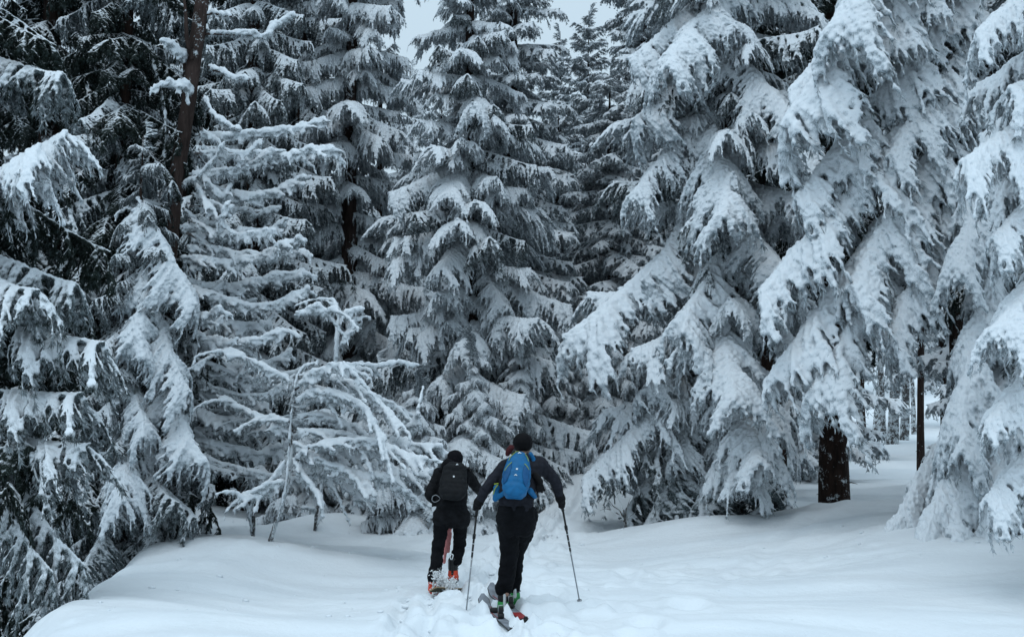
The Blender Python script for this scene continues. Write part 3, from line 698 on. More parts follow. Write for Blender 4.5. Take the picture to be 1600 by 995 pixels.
YD = 17.6
bx = at(420, 872, YD)
tD = empty('bent_tree', (bx.x, YD, ground_h(bx.x, YD) - .05), 'small bent tree thickly crusted with snow, its thin rimed stem leaning from the snow', 'tree')
path_trunk(tD, [np.array(tD.location), at(430, 820, YD), at(447, 765, YD), at(456, 700, YD), at(455, 650, YD)], [.032, .028, .024, .020, .010], M_BARK_RIME, 9, sides=9)
DL = [([(461,588),(520,592),(570,615),(612,650)], -.4, .062), ([(456,650),(520,655),(560,680),(600,722),(622,745)], .3, .066), ([(456,672),(520,680),(600,690),(690,702)], -.5, .066), ([(470,588),(535,577),(602,573)], .5, .062),
      ([(460,610),(500,575),(540,572)], -.8, .05), ([(520,610),(527,540),(531,495),(516,468)], .4, .04), ([(530,508),(548,492),(568,484)], .1, .04), ([(460,492),(500,484),(527,490)], -.3, .05), ([(531,540),(545,505),(556,500)], .2, .04),
      ([(455,690),(500,720),(560,742),(622,750)], -.6, .066), ([(455,700),(520,702),(580,720),(640,742),(676,738)], .5, .062), ([(450,715),(410,762),(385,775),(362,772)], -.3, .045), ([(455,660),(400,645),(340,622)], .4, .056),
      ([(457,715),(480,755),(506,788)], -.5, .056), ([(450,750),(425,758),(375,778)], -.2, .045), ([(456,630),(500,612),(560,640),(600,690)], -.9, .056), ([(456,680),(420,665),(370,655)], .7, .05), ([(455,600),(430,580),(380,560),(340,555)], .3, .056),
      ([(456,705),(520,745),(575,775)], .6, .05), ([(460,640),(540,622),(620,640),(650,662)], .9, .056), ([(455,730),(490,700),(560,690),(640,715),(668,718)], -1.0, .05), ([(600,690),(640,668),(655,640)], -.2, .045)]
for i, (p, dy, sn) in enumerate(DL):
    crusted(tD, p, YD, dy, .014, sn * .88, .15, .44, 50 + i, voxel=.022, every=.06)
crusted(tD, [(428, 828), (446, 765), (456, 700), (455, 640), (462, 588), (498, 562)], YD - .03, 0, .006, .026, .05, .12, 88, every=.08)
bs = at(395, 852, 19.5)
tS = empty('snowy_sapling', (bs.x, 19.5, ground_h(bs.x, 19.5) - .05), 'thin rimed sapling standing in the snow left of the bent tree', 'tree')
path_trunk(tS, [np.array(tS.location), at(396, 810, 19.5), at(392, 770, 19.5), at(385, 720, 19.5)], [.03, .026, .02, .01], M_BARK_RIME, 11, sides=8)
crusted(tS, [(395,842),(396,810),(392,770),(385,720)], 19.47, 0, .008, .03, .06, .12, 94, every=.08)
crusted(tS, [(396,810),(375,785),(362,765)], 19.5, -.2, .01, .03, .05, .1, 90)
crusted(tS, [(393,780),(405,760),(415,740)], 19.5, .2, .01, .03, .05, .1, 91)
bs = at(492, 838, 21)
tS = empty('snowy_sapling', (bs.x, 21, ground_h(bs.x, 21) - .05), 'short rimed sapling standing in the snow right of the bent tree', 'tree')
path_trunk(tS, [np.array(tS.location), at(495, 800, 21), at(500, 765, 21), at(503, 735, 21)], [.03, .026, .02, .01], M_BARK_RIME, 12, sides=8)
crusted(tS, [(496,800),(480,790),(470,795)], 21, -.2, .01, .03, .05, 0, 92)
crusted(tS, [(493,826),(495,800),(500,765),(503,735)], 20.97, 0, .008, .032, .06, .12, 93, every=.08)
# bare shrub by the path mound and lone twigs
def shrub(lab, px, py, Y, tips, wd=.012):
    b = at(px, py, Y); t = empty('bare_shrub', (b.x, Y, ground_h(b.x, Y) - .03), lab, 'shrub')
    for i, tp in enumerate(tips):
        C = spline([np.array(t.location)] + [at(x, y, Y + .1 * i - .2) for x, y in tp], 18) - np.array(t.location)
        V, F = tube_arrays(C, np.linspace(wd, wd * .3, 18), 5)
        link('twig', mesh_np('twig', V, F, (M_BARK_RIME,)), t)
    return t
shrub('bare twiggy shrub poking from the snow before the skirt of the broad spruce', 978, 822, 20.3, [[(975,800),(965,775)], [(978,800),(985,778)], [(972,808),(950,795),(935,798)], [(980,812),(992,800)], [(970,800),(958,790),(950,778)]])
shrub('fine dark twig rising beside the heads of the skiers', 722, 840, 18.5, [[(726,740),(735,700),(738,683)]], .006)
crusted(tF, [(600,735),(635,770),(655,785),(675,792)], 19.0, .2, .01, .02, .01, 0, 95)
# ------------------------------------------------------------------ the two ski tourers
M_SKIN = mat_plain('skin', (0.42, 0.25, 0.19), .6, .08, 20, .03)
M_BLACK = mat_plain('black_softshell', (0.0075, 0.008, 0.0095), .85, .35, 18, .25, spec=.12)
M_BLACK2 = mat_plain('black_trousers', (0.0055, 0.006, 0.0075), .9, .3, 14, .25, spec=.1)
M_GREY = mat_plain('charcoal_fleece', (0.017, 0.018, 0.024), .9, .25, 22, .25, spec=.12)
M_GLOVE = mat_plain('black_glove', (0.006, 0.006, 0.007), .8, .3, 40, .2, spec=.15)
M_HELM = mat_plain('helmet_black', (0.004, 0.004, 0.005), .8, .2, 30, .05, spec=.12)
M_KNIT = mat_plain('knit_black', (0.007, 0.007, 0.009), .95, .4, 90, .5, spec=.1)
M_HAIR = mat_plain('hair', (0.10, 0.07, 0.055), .7, .6, 60, .5)
M_BLUE = mat_plain('blue_nylon', (0.004, 0.105, 0.255), .6, .12, 25, .12, spec=.25)
M_BLUE2 = mat_plain('deep_blue_nylon', (0.004, 0.066, 0.18), .65, .12, 25, .12, spec=.25)
M_LIME = mat_plain('lime_piping', (0.25, 0.32, 0.03), .6, .1, 25, 0)
M_PACKK = mat_plain('black_pack_nylon', (0.005, 0.006, 0.0075), .8, .3, 25, .2, spec=.25)
M_WHITE = mat_plain('white_print', (0.62, 0.66, 0.68), .6, .05, 20, 0)
M_DRED = mat_plain('dark_red_cloth', (0.05, 0.008, 0.010), .9, .3, 30, .2)
M_CORAL = mat_plain('coral_cloth', (0.88, 0.33, 0.32), .8, .15, 20, .2)
M_ORANGE = mat_plain('orange_boot_shell', (0.62, 0.060, 0.022), .45, .1, 20, .05)
M_GREEN = mat_plain('green_boot_shell', (0.03, 0.24, 0.06), .45, .2, 20, .05)
M_BOOTW = mat_plain('white_boot_shell', (0.62, 0.65, 0.66), .5, .1, 20, .05)
M_BOOTK = mat_plain('black_plastic', (0.010, 0.010, 0.011), .45, .2, 30, .05)
M_STEEL = mat_plain('brushed_steel', (0.33, 0.34, 0.35), .4, .1, 60, .05, metal=.7)
M_SKIG = mat_plain('grey_topsheet', (0.20, 0.22, 0.25), .5, .35, 9, .02)
M_SKIR = mat_plain('red_topsheet', (0.28, 0.018, 0.02), .4, .15, 12, .02)
M_SKIT = mat_plain('tan_ski_edge', (0.30, 0.22, 0.13), .5, .15, 20, .02)
M_SKIN2 = mat_plain('dark_climbing_skin', (0.06, 0.06, 0.04), .95, .3, 80, .3)
M_POLE = mat_plain('black_pole_tube', (0.012, 0.012, 0.013), .4, .2, 30, 0)
M_POLEG = mat_plain('grey_pole_tube', (0.30, 0.32, 0.34), .35, .1, 30, 0, metal=.4)
M_POWDER = mat_plain('loose_powder', (0.82, 0.85, 0.87), .9, .03, 30, .2)

class Blob:
    def __init__(s): s.P = []; s.R = []
    def limb(s, pts, rad, step=.28):
        pts = [np.array(tuple(p), float) for p in pts]; n = len(pts)
        for i in range(n - 1):
            a, b, ra, rb = pts[i], pts[i + 1], rad[i], rad[i + 1]
            L = np.linalg.norm(b - a); k = max(2, int(L / (min(ra, rb) * step)))
            for t in np.linspace(0, 1, k): s.P.append(a + (b - a) * t); s.R.append(ra + (rb - ra) * t)
        return s
    def pair(s, a, b, ra, rb, steps, off_a, off_b, n=3):
        """a slab: several limbs side by side between centres a and b, half spread off_a / off_b"""
        for k in np.linspace(-1, 1, n):
            s.limb([np.array(a) + np.array(off_a) * k, np.array(b) + np.array(off_b) * k], [ra, rb])
        return s
    def ball(s, p, r): s.P.append(np.array(tuple(p), float)); s.R.append(r); return s
    def build(s, name, mat, base, parent=None, voxel=.008, smooth=3, wrinkle=0.0, seed=0):
        b = np.array(tuple(base), float)
        V, F = spheres_arrays(np.array(s.P) - b, s.R, OCT2)
        V, F = fuse(V, F, voxel, smooth, .6)
        if wrinkle:
            V = puff(V, F, wrinkle, seed, 11, 26)
        o = link(name, mesh_np(name, V, F, (mat,)), parent)
        if not parent: o.location = base
        return o

def A(*p): return np.array(at(*p))
def mixp(a, b, t): return a + (b - a) * t
def add_hand(b, wrist, grip, axis, r=.009, side=1):
    """palm plus four unequal bent fingers and a thumb closed round a pole running along axis through grip"""
    ax = axis / np.linalg.norm(axis); w = np.array(wrist); g = np.array(grip)
    f = g - w; f = f - ax * f.dot(ax) * .3; f /= np.linalg.norm(f) + 1e-9
    out = np.cross(ax, f); out /= np.linalg.norm(out) + 1e-9; out *= side
    pc = w + (g - w) * .55 + out * .018
    b.limb([w, pc], [.026 + r * .6, .026 + r * .4]); 
    for k in (-1.5, -.5, .5, 1.5): b.limb([pc, g + ax * .019 * k + out * .024], [.016 + r * .4, .012 + r * .4])
    for k, l in ((-1.5, .82), (-.5, .95), (.5, 1.0), (1.5, .9)):
        o = g + ax * .021 * k; rr = (.0075 + r * .5) * (1.05 if abs(k) < 1 else .95)
        p1 = o + out * .026; p2 = o + out * .012 + f * .030 * l; p3 = o - out * .020 * l + f * .024; p4 = o - out * .026 * l - f * .004
        b.limb([p1, p2, p3, p4], [rr, rr, rr * .95, rr * .85])
    b.limb([w + (g - w) * .3, g - out * .012 - f * .024 + ax * .03, g - out * .026 + f * .0 + ax * .042], [.014 + r * .4, .011 + r * .4, .009 + r * .4])

def head(b, c, fwd, s=1.0):
    """skull, jaw, nose, brow, ears; fwd is where the face looks"""
    f = np.array(fwd, float); f /= np.linalg.norm(f); up = np.array([0, 0, 1.0]); r = np.cross(f, up); r /= np.linalg.norm(r); u = np.cross(r, f)
    c = np.array(c)
    b.ball(c + u * .025 * s - f * .012 * s, .078 * s).ball(c + u * .025 * s + f * .02 * s, .074 * s)
    b.limb([c - u * .02 * s + f * .03 * s, c - u * .075 * s + f * .055 * s], [.06 * s, .034 * s])
    b.limb([c + f * .085 * s + u * .01 * s, c + f * .103 * s - u * .018 * s], [.009 * s, .012 * s])
    b.limb([c + f * .078 * s + u * .022 * s - r * .035 * s, c + f * .078 * s + u * .022 * s + r * .035 * s], [.012 * s, .012 * s])
    b.limb([c + f * .088 * s - u * .046 * s - r * .018 * s, c + f * .088 * s - u * .046 * s + r * .018 * s], [.008 * s, .008 * s])
    for k in (-1, 1): b.limb([c + r * k * .080 * s + u * .018 * s, c + r * k * .080 * s - u * .018 * s], [.012 * s, .009 * s])
    return f, r, u

def face_bits(body, c, fru, s, base):
    f, r, u = fru
    for k in (-1, 1):
        V, F = spheres_arrays([np.array(c) + f * .074 * s + r * k * .031 * s + u * .004 * s - np.array(tuple(base))], [.012 * s], OCT2)
        link('eye', mesh_np('eye', V, F, (M_WHITE,)), body)

def box_arr(c, sx, sy, sz, rot=None, bev=.25):
    """rounded box (superellipsoid grid)"""
    n, m = 16, 9; th = np.linspace(0, 2 * math.pi, n, endpoint=False); ph = np.linspace(-math.pi / 2, math.pi / 2, m)
    e = bev
    def sp(w, e): return np.sign(w) * np.abs(w) ** e
    T, Ph = np.meshgrid(th, ph)
    V = np.stack([sx * sp(np.cos(Ph), e) * sp(np.cos(T), e), sy * sp(np.cos(Ph), e) * sp(np.sin(T), e), sz * sp(np.sin(Ph), e)], -1).reshape(-1, 3) * .5
    if rot is not None: V = V @ np.array(rot.to_3x3()).T
    V = V + np.array(tuple(c)); F = []
    for i in range(m - 1):
        for j in range(n):
            a, b = i * n + j, i * n + (j + 1) % n; F += [(a, b, b + n), (a, b + n, a + n)]
    return V, np.array(F)
def solid(name, parts, mats, base, parent, smooth=True):
    V, F, mi = join_arrays(parts); V = V - np.array(tuple(base))
    return link(name, mesh_np(name, V, F, mats, mi, smooth), parent)

def pole(label, grip, tip, base_lab='ski pole', strap=True):
    g, t = np.array(grip), np.array(tip); d = (t - g); L = np.linalg.norm(d); d /= L
    e = empty('ski_pole', tip, label, base_lab, 'ski poles')
    def seg(name, a, b, r0, r1, mat, sides=10): return solid(name, [(*tube_arrays([g + d * a, g + d * (a + b) / 2, g + d * b], [r0, (r0 + r1) / 2, r1], sides), 0)], (mat,), tip, e)
    seg('grip', -.07, .10, .017, .014, M_BOOTK); seg('upper_shaft', .10, L * .48, .0095, .0095, M_POLE); seg('clamp', .26, .30, .015, .015, M_BOOTK)
    for k in range(4): seg('marking_ring', .34 + k * .07, .347 + k * .07, .0102, .0102, M_WHITE)
    seg('lower_shaft', L * .48, L - .03, .0075, .006, M_POLEG); seg('tip', L - .03, L + .03, .005, .002, M_STEEL)
    bs = g + d * (L - .06); seg('basket', L - .030, L - .022, .022, .024, M_POLEG, 14)
    return e

# ---------------- blue-pack skier
Yb = 12.35
zf = ground_h(-.03, 12.7)
baseB = np.array([-.02, 12.6, zf])
hipL, hipR = A(793, 806, 12.30), A(820, 806, 12.32)
kneeL, kneeR = A(796, 868, 12.42), A(808, 862, 12.62)
ankL, ankR = A(787, 940, 12.55), A(803, 926, 12.75)
waist = A(806, 782, 12.32); chest = A(814, 738, 12.48); neck = A(817, 716, 12.60); hd = A(817, 697, 12.70)
shL, shR = A(789, 729, 12.48), A(846, 726, 12.50)
elL, elR = A(760, 763, 12.38), A(868, 752, 12.55)
haL, haR = A(746, 788, 12.52), A(877, 783, 12.62)
wrL, wrR = mixp(elL, haL, .80), mixp(elR, haR, .80)
tipL = np.array([A(728, 962, 12.62)[0], 12.62, ground_h(A(728, 962, 12.62)[0], 12.62)]); tipR = A(906, 946, 13.15); tipR[2] = ground_h(tipR[0], 13.15)
def torso(b, g, hl=hipL, hr=hipR, w=waist, c=chest, n=neck, sl=shL, sr=shR, s=1.0):
    hc = (hl + hr) / 2
    hc = hc + (w - hc) * (.32 if g > 0 else 0); b.pair(hc, w, .085 * s + g, .075 * s + g, 1, (hr - hl) * .42, (hr - hl) * .42); b.pair(w, c, .078 * s + g, .088 * s + g, 1, (hr - hl) * .42, (sr - sl) * .27)
    b.pair(c, (sl + sr) / 2, .085 * s + g, .058 * s + g, 1, (sr - sl) * .27, (sr - sl) * .40)
    b.limb([sl, mixp(n, (sl + sr) / 2, .25), sr], [.056 * s + g, .056 * s + g, .056 * s + g])
bb = Blob(); torso(bb, -.012)
bb.limb([mixp(shL, shR, .5), neck, hd + [0, 0, -.05]], [.06, .05, .048])
fru = head(bb, hd, (.05, 1, -.12), .92)
for h_, k_, a_ in ((hipL, kneeL, ankL), (hipR, kneeR, ankR)):
    bb.limb([h_, k_, a_, a_ + [0, 0, -.03], a_ + [-.02, .15, -.06]], [.085, .052, .036, .04, .028])
for s_, e_, w_ in ((shL, elL, wrL), (shR, elR, wrR)): bb.limb([s_, e_, w_], [.048, .036, .026])
add_hand(bb, wrL, haL, tipL - haL, 0.0, 1); add_hand(bb, wrR, haR, tipR - haR, 0.0, -1)
personB = bb.build('person', M_SKIN, baseB, None, .009, 2)
tag(personB, 'ski tourer in charcoal fleece and black trousers striding uphill on two poles', 'person')
face_bits(personB, hd, fru, .92, baseB)
j = Blob(); torso(j, .012); j.limb([mixp(neck, chest, .25), neck - [0, .0, .012]], [.066, .055])
for s_, e_, w_ in ((shL, elL, wrL), (shR, elR, wrR)): j.limb([s_, mixp(s_, e_, .5), e_, mixp(e_, w_, .5), w_], [.064, .060, .052, .046, .038])
j.build('fleece_jacket', M_GREY, baseB, personB, .009, 2, .010, 3)
tr = Blob(); hc = (hipL + hipR) / 2 + np.array([0, 0, .035])
tr.pair(hc, hc - np.array([0, 0, .06]), .100, .105, 1, (hipR - hipL) * .46, (hipR - hipL) * .46)
tr.limb([hipL, mixp(hipL, kneeL, .5), kneeL, mixp(kneeL, ankL, .5), ankL + [0, 0, .12]], [.100, .092, .080, .078, .078])
tr.limb([hipR + [.025, .05, 0], mixp(hipR, kneeR, .45) + [.03, .05, 0], kneeR, mixp(kneeR, ankR, .5), ankR + [0, 0, .04]], [.098, .086, .070, .062, .060])
tr.limb([hipR, kneeR], [.10, .07]); tr.pair(hc - np.array([0, 0, .03]), hc - np.array([0, 0, .12]), .102, .10, 1, (hipR - hipL) * .46, (hipR - hipL) * .4)
tr.build('trousers', M_BLACK2, baseB, personB, .009, 2, .012, 5)
for w_, h_, t_, sd in ((wrL, haL, tipL, 1), (wrR, haR, tipR, -1)):
    gl = Blob(); add_hand(gl, w_, h_, t_ - h_, .013, sd); gl.limb([mixp(w_, h_, -.35), mixp(w_, h_, .25)], [.044, .047])
    gl.build('glove', M_GLOVE, baseB, personB, .006, 2)
f_, r_, u_ = fru
hm = Blob(); hc2 = hd + u_ * .030 - f_ * .008
for k in np.linspace(-.6, .6, 4): hm.ball(hc2 + f_ * .028 * k, .091)
hm.limb([hc2 - f_ * .035 - u_ * .03, hc2 - f_ * .03 - u_ * .045], [.066, .058])
helm = hm.build('helmet', M_HELM, baseB, personB, .008, 2)
lg = [(*box_arr(hd - f_ * .091 + r_ * (-.052 + .010 * k) + u_ * (.018 + .0015 * k) + f_ * (.030 - .006 * k), .007, .004, .012), 0) for k in range(5)]
solid('logo_lettering', lg, (M_WHITE,), baseB, helm)
sc = Blob().limb([hd - f_ * .045 - u_ * .062 - r_ * .05, hd - f_ * .07 - u_ * .062, hd - f_ * .045 - u_ * .066 + r_ * .055], [.020, .024, .020]).limb([hd - u_ * .085 - f_ * .03 - r_ * .045, hd - u_ * .09 - f_ * .045, hd - u_ * .085 - f_ * .03 + r_ * .045], [.022, .024, .022])
sc.build('hair', M_HAIR, baseB, personB, .007, 1, .012)
def boot(person, base, ank, toe_dir, shell, cuff, acc, lab=None, top=.14):
    """ski boot: cuff, shell, rear spine, buckles, sole"""
    a = np.array(ank); d = np.array(toe_dir, float); d /= np.linalg.norm(d); up = np.array([0, 0, 1.0]); s = np.cross(d, up)
    sb = Blob().limb([a + up * .0, a - up * .05 - d * .012, a - up * .06 + d * .08, a - up * .075 + d * .17], [.056, .060, .052, .040])
    o = sb.build('boot_shell', shell, base, person, .007, 2)
    if lab: o['label'] = lab
    Blob().limb([a + up * top, a + up * .04 - d * .004], [.056, .055]).build('boot_cuff', cuff, base, o, .007, 1)
    Blob().limb([a + up * (top + .01) - d * .052, a - up * .02 - d * .055], [.013, .015]).build('boot_spine', acc, base, o, .006, 1)
    solid('boot_sole', [(*box_arr(a - up * .105 + d * .06, .085, .30, .028, Matrix.Rotation(math.atan2(-d[0], d[1]), 4, 'Z'), .4), 0)], (M_BOOTK,), base, o)
    for k in (0, 1): Blob().limb([a + up * (.03 + .045 * k) + s * .052 - d * .02, a + up * (.035 + .045 * k) + s * .050 + d * .03], [.008, .007]).build('buckle', M_STEEL, base, o, .005, 0)
    return o
boot(personB, baseB, ankL - [0, 0, .01], (-.16, 1, 0), M_GREEN, M_BOOTK, M_BOOTW, 'green and white ski boot')
boot(personB, baseB, ankR - [0, 0, .01], (-.16, 1, 0), M_GREEN, M_BOOTK, M_BOOTW, 'green and white ski boot, heel raised')

# blue backpack
pk0 = A(808, 741, 12.20); upv = (neck - waist); upv /= np.linalg.norm(upv); rv = np.array([1.0, 0, 0]); rv = rv - upv * rv.dot(upv); rv /= np.linalg.norm(rv); bv = np.cross(rv, upv); 
if bv[1] > 0: bv = -bv                     # bv points back towards the camera
pk = Blob()
def PK(x, z, y): return pk0 + rv * x + upv * z + bv * y
prof = [(-.185, .085, .050), (-.15, .105, .062), (-.09, .118, .070), (-.02, .118, .070), (.05, .108, .064), (.12, .090, .054), (.17, .070, .044), (.205, .050, .030)]
for (z0_, w0, d0), (z1_, w1, d1) in zip(prof[:-1], prof[1:]):
    for k in np.linspace(-1, 1, 7):
        c0 = math.sqrt(max(0, 1 - (k * .75) ** 2))
        pk.limb([PK(k * (w0 - d0 * .8), z0_, d0 * .25 * c0), PK(k * (w1 - d1 * .8), z1_, d1 * .25 * c0)], [d0 * (.72 + .28 * c0), d1 * (.72 + .28 * c0)], .4)
        pk.limb([PK(k * (w0 - d0 * .8), z0_, -.04), PK(k * (w1 - d1 * .8), z1_, -.04)], [d0 * .8, d1 * .8], .5)
packB = pk.build('backpack', M_BLUE, pk0, None, .008, 3, .006, 8)
tag(packB, 'blue ski touring backpack with lime piping worn by the charcoal-clad skier', 'backpack', 'backpacks worn by the skiers')
# surface finder for details lying on the pack's back
Vp, Fp = mesh_arrays(packB.data); Vw = Vp + pk0
lx = (Vw - pk0) @ rv; lz = (Vw - pk0) @ upv; ly = (Vw - pk0) @ bv
def skin_y(x, z):
    d = (lx - x) ** 2 + (lz - z) ** 2; i = np.argsort(d)[:40]; return ly[i].max()
def on_pack(x, z, off=.002): return PK(x, z, skin_y(x, z) + off)
def piping(pts, r=.0035, mat=M_LIME, name='piping'):
    C = np.array([on_pack(x, z) for x, z in spline([(a, b, 0) for a, b in pts], 16)[:, :2]])
    return solid(name, [(*tube_arrays(C, r, 6), 0)], (mat,), pk0, packB)
piping([(-.105, -.02), (-.085, .03), (-.055, .068)]); piping([(.055, .068), (.075, .05), (.100, .02)])
piping([(-.088, .10), (-.075, .15), (-.05, .19), (-.015, .215)], .003); piping([(.045, .19), (.07, .15), (.082, .11)], .003)
def panel(pts, mat, name):          # a sewn-on panel lying 2 mm proud of the pack
    ls = []
    for a, b in pts: ls.append(a); ls.append(b)
    L_ = spline([(x, z, 0) for x, z in [p[0] for p in pts]], 14)[:, :2]; R_ = spline([(x, z, 0) for x, z in [p[1] for p in pts]], 14)[:, :2]
    V = []; nC = 6
    for l, r in zip(L_, R_):
        for k in np.linspace(0, 1, nC):
            q = l + (r - l) * k; V.append(on_pack(q[0], q[1], .003))
    for l, r in zip(L_, R_):
        for k in np.linspace(0, 1, nC):
            q = l + (r - l) * k; V.append(on_pack(q[0], q[1], -.004))
    F = []; n = 14; off = n * nC
    for i in range(n - 1):
        for k in range(nC - 1):
            a = i * nC + k; F += [(a, a + 1, a + nC + 1), (a, a + nC + 1, a + nC), (off + a, off + a + nC + 1, off + a + 1), (off + a, off + a + nC, off + a + nC + 1)]
        for k in (0, nC - 1):
            a = i * nC + k; F += [(a, a + nC, off + a + nC), (a, off + a + nC, off + a)]
    for i in (0, n - 1):
        for k in range(nC - 1):
            a = i * nC + k; F += [(a, a + 1, off + a + 1), (a, off + a + 1, off + a)]
    return solid(name, [(np.array(V), np.array(F), 0)], (mat,), pk0, packB)
panel([((-.108, .0), (-.058, .062)), ((-.112, -.06), (-.050, .0)), ((-.105, -.12), (-.060, -.08)), ((-.095, -.15), (-.075, -.13))], M_BLUE2, 'side_panel')
panel([((.058, .062), (.104, .02)), ((.050, .0), (.110, -.06)), ((.060, -.08), (.105, -.12)), ((.075, -.13), (.095, -.15))], M_BLUE2, 'side_panel')
def flat(pts, mat, name, parent, th=.003):
    """small flat printed shape: outline points on the pack's back"""
    P = np.array([on_pack(x, z, .001) for x, z in pts]); Q = P + bv * th; n = len(P); c0, c1 = P.mean(0), Q.mean(0)
    V = np.concatenate([P, Q, [c0, c1]]); F = []
    for i in range(n):
        j_ = (i + 1) % n; F += [(i, j_, n + j_), (i, n + j_, n + i), (2 * n, j_, i), (2 * n + 1, n + i, n + j_)]
    return solid(name, [(V, np.array(F), 0)], (mat,), pk0, parent, False)
flat([(-.009, -.014), (.007, -.014), (.007, .002), (-.009, .002)], M_WHITE, 'square_badge', packB)
flat([(-.012, -.078), (-.002, -.066), (.008, -.078), (.011, -.074), (-.002, -.060), (-.015, -.074)], M_WHITE, 'chevron_logo', packB)
flat([(-.02, .186), (-.012, .194), (-.006, .205), (0, .196), (.004, .190), (.014, .190), (.006, .183), (-.006, .188), (-.014, .180)], M_WHITE, 'mountain_logo', packB)
Blob().limb([A(797, 717, 12.42), A(790, 735, 12.40), A(788, 760, 12.40)], [.022, .020, .016]).build('shoulder_strap', M_BLUE, pk0, packB, .007, 2)
Blob().limb([A(829, 709, 12.45), A(834, 718, 12.47), A(833, 760, 12.40)], [.020, .020, .014]).build('shoulder_strap', M_BLUE, pk0, packB, .007, 2)
Blob().limb([A(828, 766, 12.22), A(836, 776, 12.30)], [.028, .02]).build('hip_belt', M_BLUE, pk0, packB, .007, 2)
Blob().limb([A(790, 768, 12.18), A(776, 778, 12.24)], [.022, .02]).limb([A(776, 762, 12.24), A(774, 779, 12.24)], [.03, .026]).build('hip_belt', M_BLUE, pk0, packB, .007, 2)
solid('belt_piping', [(*tube_arrays(spline([A(778, 757, 12.20), A(773, 764, 12.20), A(771, 772, 12.205)], 8), .005, 6), 0), (*tube_arrays(spline([A(779, 755, 12.2), A(772, 756, 12.2)], 5), .006, 6), 0)], (M_LIME,), pk0, packB)
Blob().limb([A(795, 704, 12.42), A(799, 699, 12.42)], [.028, .028]).limb([A(795, 704, 12.42), A(793, 709, 12.42)], [.028, .022]).build('red_stuff_sack', M_DRED, pk0, packB, .007, 2)
hg = Blob()
hg.limb([A(836, 742, 12.36), A(843, 752, 12.34)], [.030, .034])
for k, (x, y) in enumerate([(839, 770), (843, 768), (847, 769), (851, 766)]): hg.limb([A(840 + k * 1.6, 753, 12.34), A(x, y, 12.33)], [.013, .009])
gsp = hg.build('spare_gloves', M_GLOVE, A(840, 740, 12.35), None, .006, 1)
tag(gsp, 'pair of black gloves with limp fingers hanging under the right arm of the blue-pack skier', 'gloves')

pole('ski pole planted left of the blue-pack skier, gripped by the left glove', haL, tipL)
pole('ski pole planted far out right of the blue-pack skier, gripped by the right glove', haR, tipR)

def ski(label, tip, tail, lift_tip=.09, width=.052, topm=M_SKIG, rearm=M_SKIR, edge=M_BOOTK, base_m=M_SKIN2, bind=.42, roll=0.0, heel=True, clip=True):
    tip, tail = np.array(tip, float), np.array(tail, float); d = tip - tail; L = np.linalg.norm(d); f = d / L
    s = np.cross(f, [0, 0, 1.0]); s /= np.linalg.norm(s); u = np.cross(s, f)
    if roll: s, u = s * math.cos(roll) + u * math.sin(roll), u * math.cos(roll) - s * math.sin(roll)
    e = empty('ski', (tip + tail) / 2, label, 'ski', 'touring skis'); base = np.array(e.location)
    n = 30; t = np.linspace(0, 1, n)
    w = width * (.80 + .25 * np.abs(2 * t - 1) ** 2); w *= np.where(t > .95, np.sqrt(np.clip(1 - ((t - .95) / .05) ** 2, .06, 1)), 1); w *= np.where(t < .03, .7 + 10 * t, 1)
    zc = lift_tip * np.clip((t - .86) / .14, 0, 1) ** 2
    C = tail + f * (L * t)[:, None] + u * (zc + .012)[:, None]
    def sheet(i0, i1, mat, name, dz, th, k=1.0):
        Cs, ws = C[i0:i1], w[i0:i1] * k; m = len(Cs)
        V = np.concatenate([Cs - s * ws[:, None] + u * dz, Cs + s * ws[:, None] + u * dz, Cs - s * ws[:, None] + u * (dz - th), Cs + s * ws[:, None] + u * (dz - th)])
        F = []
        for i in range(m - 1):
            F += [(i, m + i, m + i + 1), (i, m + i + 1, i + 1), (2 * m + i, 3 * m + i + 1, 3 * m + i), (2 * m + i, 2 * m + i + 1, 3 * m + i + 1),
                  (i, i + 1, 2 * m + i + 1), (i, 2 * m + i + 1, 2 * m + i), (m + i, 3 * m + i + 1, m + i + 1), (m + i, 3 * m + i, 3 * m + i + 1)]
        for i in (0, m - 1): F += [(i, m + i, 3 * m + i), (i, 3 * m + i, 2 * m + i)]
        return solid(name, [(V, np.array(F), 0)], (mat,), base, e, False)
    sheet(0, n, edge, 'ski_body', .0, .010); sheet(0, n, base_m, 'climbing_skin', -.011, .004, .93)
    sheet(8, n, topm, 'topsheet', .0025, .002, .90); sheet(0, 9, rearm, 'rear_topsheet', .0035, .003, .90)
    sheet(23, 24, M_SKIR, 'tip_stripe', .0045, .0015, .80)
    for k in (-.62, .62): 
        q = [C[i] + s * w[i] * k + u * .006 for i in range(12, 26)]; solid('side_stripe', [(*tube_arrays(q, .003, 5), 0)], (M_SKIR,), base, e)
    if heel:
        h0 = tail + f * L * bind
        solid('toe_piece', [(*box_arr(h0 + f * .30 + u * .035, .07, .06, .045, None, .5), 0)], (M_BOOTK,), base, e)
        solid('heel_piece', [(*box_arr(h0 + u * .035, .055, .09, .045, None, .5), 0), (*box_arr(h0 + u * .075, .040, .04, .075, None, .5), 0)], (M_BOOTK,), base, e)
        solid('heel_riser', [(*tube_arrays([h0 + u * .07 - s * .02, h0 + u * .12 - s * .02, h0 + u * .12 + s * .02, h0 + u * .07 + s * .02], .006, 6), 0)], (M_STEEL,), base, e)
    if clip:
        solid('tail_clip', [(*box_arr(tail + u * .022 + f * .01, .10, .045, .022, None, .5), 0), (*box_arr(tail + u * .038 + f * .012, .035, .035, .022, None, .5), 0)], (M_BOOTK,), base, e)
    return e
